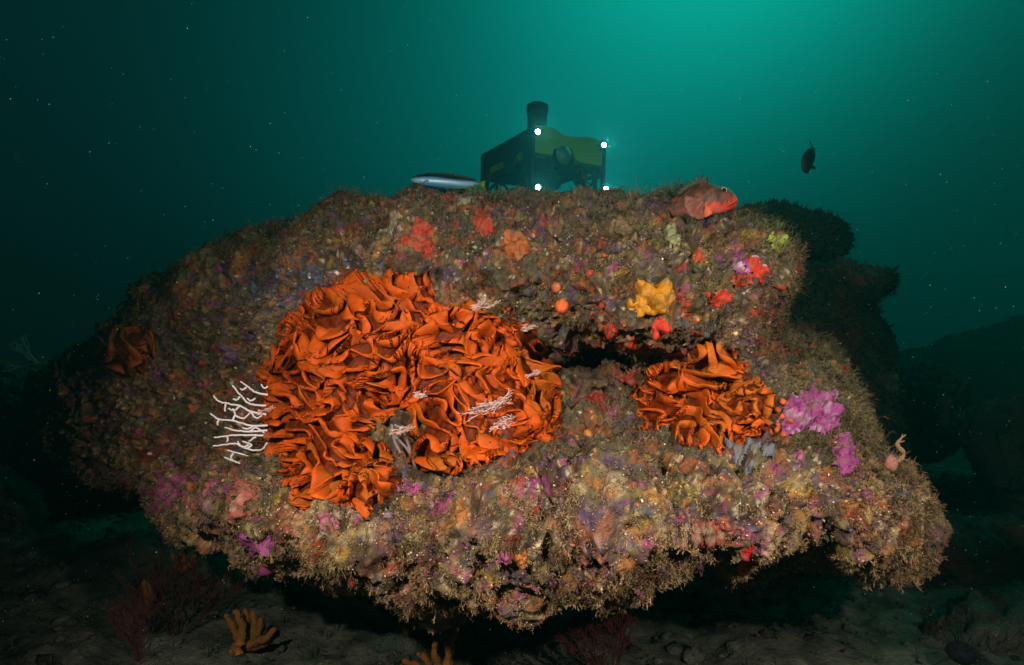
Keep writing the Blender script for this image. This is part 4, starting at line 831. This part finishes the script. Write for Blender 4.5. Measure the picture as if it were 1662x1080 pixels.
drock([(1200,1070),(1215,1045),(1245,1036),(1275,1050),(1285,1080),(1240,1095)], 1.6, .06, .08, 18, 'small cobble on the sand below the right ledge', 12, 3, [(12, .012, 'f'), (40, .006, 'f')])
drock([(60,1040),(100,1000),(170,1010),(200,1050),(190,1120),(70,1120)], 1.7, .2, .4, 40, 'dark rock at the bottom left corner', 13)
drock([(-200,650),(-60,610),(60,600),(160,640),(250,700),(330,760),(380,850),(300,890),(100,880),(-200,900)], 2.75, .4, .8, 60, 'added dark mass covering the sea floor behind the left flank', 21)  # added rock: hides the teal floor so the lower left stays black
drock([(-60,800),(-20,760),(40,770),(70,820),(60,900),(-60,920)], 2.5, .3, .5, 40, 'black rock at the left edge under the boulder', 14)
drock([(600,1035),(640,1015),(700,1030),(720,1060),(700,1100),(600,1095)], 1.58, .1, .2, 25, 'crusted stone among the golden sponges at the bottom', 15, 3, [(9, .02, 'f'), (30, .012, 'f')])
drock([(860,960),(920,940),(960,975),(955,1060),(850,1060),(800,1060),(790,990)], 2.0, .3, .5, 40, 'dark stone pedestal carrying the boulder from below', 16)
drock([(500,900),(640,930),(820,930),(1000,930),(1120,900),(1100,1030),(900,1010),(760,1020),(640,1000),(560,1000)], 2.25, .3, .7, 50, 'wide dark stone pedestal under the back of the boulder', 17)
# urchin at lower right
M_UR = mat('urchin', color=(.012, .010, .016), rough=.9, spec=.1)
root = empty('sea_urchin', P(1560, 1060, 1.45).tolist()); tag(root, 'black long spined urchin at lower right', 'sea urchin')
v, f = ico(3); mesh_np('test', v*np.array([.03, .03, .024]), [f], mat=M_UR, parent=root); v, f = ico(2)
for q in v[v[:, 2] > -.5][::2]:
    q = nrm(q+rng.normal(0, .06, 3)); v_, q_, t_ = tube_mesh([([q*.022, q*.05+[0, 0, .002], q*.085], [.0012, .001, .0004])], 5); mesh_np('spine', v_, [q_, t_], mat=M_UR, parent=root)
# floor pebbles and weed
NP = 7000; xx = rng.uniform(-2.2, 2.6, NP); yy = rng.uniform(1.3, 4.2, NP)
def ground(x, y):
    q = np.stack([x, y, 0*x], -1); return GZ+.10*fbm(q, .7, 3, 5)+.05*fbm(q, 3, 4, 6)+.006*np.abs(fbm(q, 9, 4, 7))
Pb = np.stack([xx, yy, ground(xx, yy)], -1); Nb = np.tile([0., 0, 1], (NP, 1)); sz = .003+.026*rng.random(NP)**6
A = nodules(Pb, Nb, sz, np.tile([.07, .07, .055], (NP, 1))*rng.uniform(.3, 1.8, (NP, 1)), 8, 1); tag(mesh_np('gravel', A[0], [A[1]], A[2], mat=M_DROCK), 'scattered gravel and shell bits on the sea floor', kind='stuff')
ch = rng.random(NP) < .5; tag(tufts('sea_floor_weed', Pb[ch], Nb[ch], .012+.03*rng.random(ch.sum())**2, np.tile([.05, .06, .035], (ch.sum(), 1)), 7, 15, None, wid=.002), 'low dark weed growing on the sea floor', kind='stuff')
# green alga behind the wrasse tail
gp = P(772, 318, 1.60); tufts_ = tufts('green_alga', np.tile(gp, (9, 1))+rng.normal(0, .009, (9, 3))*[1, .6, .3], np.tile([0., -.1, 1], (9, 1)), np.full(9, .034)*rng.uniform(.5, 1.2, 9), np.tile([.035, .10, .008], (9, 1)), 4, 9, None, wid=.0028)
tag(tufts_, 'sprig of green seaweed on the boulder top below the silver fish tail', 'seaweed')

# ------------------------------------------------------------ drifting particles and the water itself
NS = 6500; pxs = rng.uniform(-60, 1720, NS); pys = rng.uniform(-40, 1120, NS); Ds = .55+2.6*rng.random(NS)**1.2
keep = ~((pxs > 420) & (pxs < 1300) & (pys > 440) & (rng.random(NS) < .75)); pxs, pys, Ds = pxs[keep], pys[keep], Ds[keep]; NS = len(Ds)
v, f = ico(1); s_ = (.00017+.00036*rng.random(NS)**2)*np.clip(Ds, .6, 3)
V_ = P(pxs, pys, Ds)[:, None]+s_[:, None, None]*v[None]*rng.uniform(.5, 1.5, (NS, 1, 3)); Fc = (f[None]+(np.arange(NS)*len(v))[:, None, None]).reshape(-1, 3)
tag(mesh_np('marine_snow', V_, [Fc], mat=mat('marine_snow', color=(.33, .33, .28), rough=.8)), 'tiny pale specks drifting in the water', kind='stuff')
bm = bmesh.new(); box(bm, -15, -2.2, GZ-1.3, 15, 14.5, 1.6); me = bpy.data.meshes.new('haze'); bm.to_mesh(me); bm.free()
hm = bpy.data.materials.new('sea_water'); hm.use_nodes = True; t = hm.node_tree; t.nodes.clear()
pv_ = t.nodes.new('ShaderNodeVolumePrincipled'); om = t.nodes.new('ShaderNodeOutputMaterial'); t.links.new(pv_.outputs[0], om.inputs['Volume'])
pv_.inputs['Color'].default_value = (.02, .30, .285, 1); pv_.inputs['Density'].default_value = .085; pv_.inputs['Anisotropy'].default_value = .75
me.materials.append(hm); ho = bpy.data.objects.new('haze', me); sc.collection.objects.link(ho); tag(ho, 'green sea water haze', kind='stuff')
sc.cycles.volume_bounces = 0; sc.cycles.max_bounces = 6; sc.cycles.diffuse_bounces = 2; sc.cycles.transmission_bounces = 4
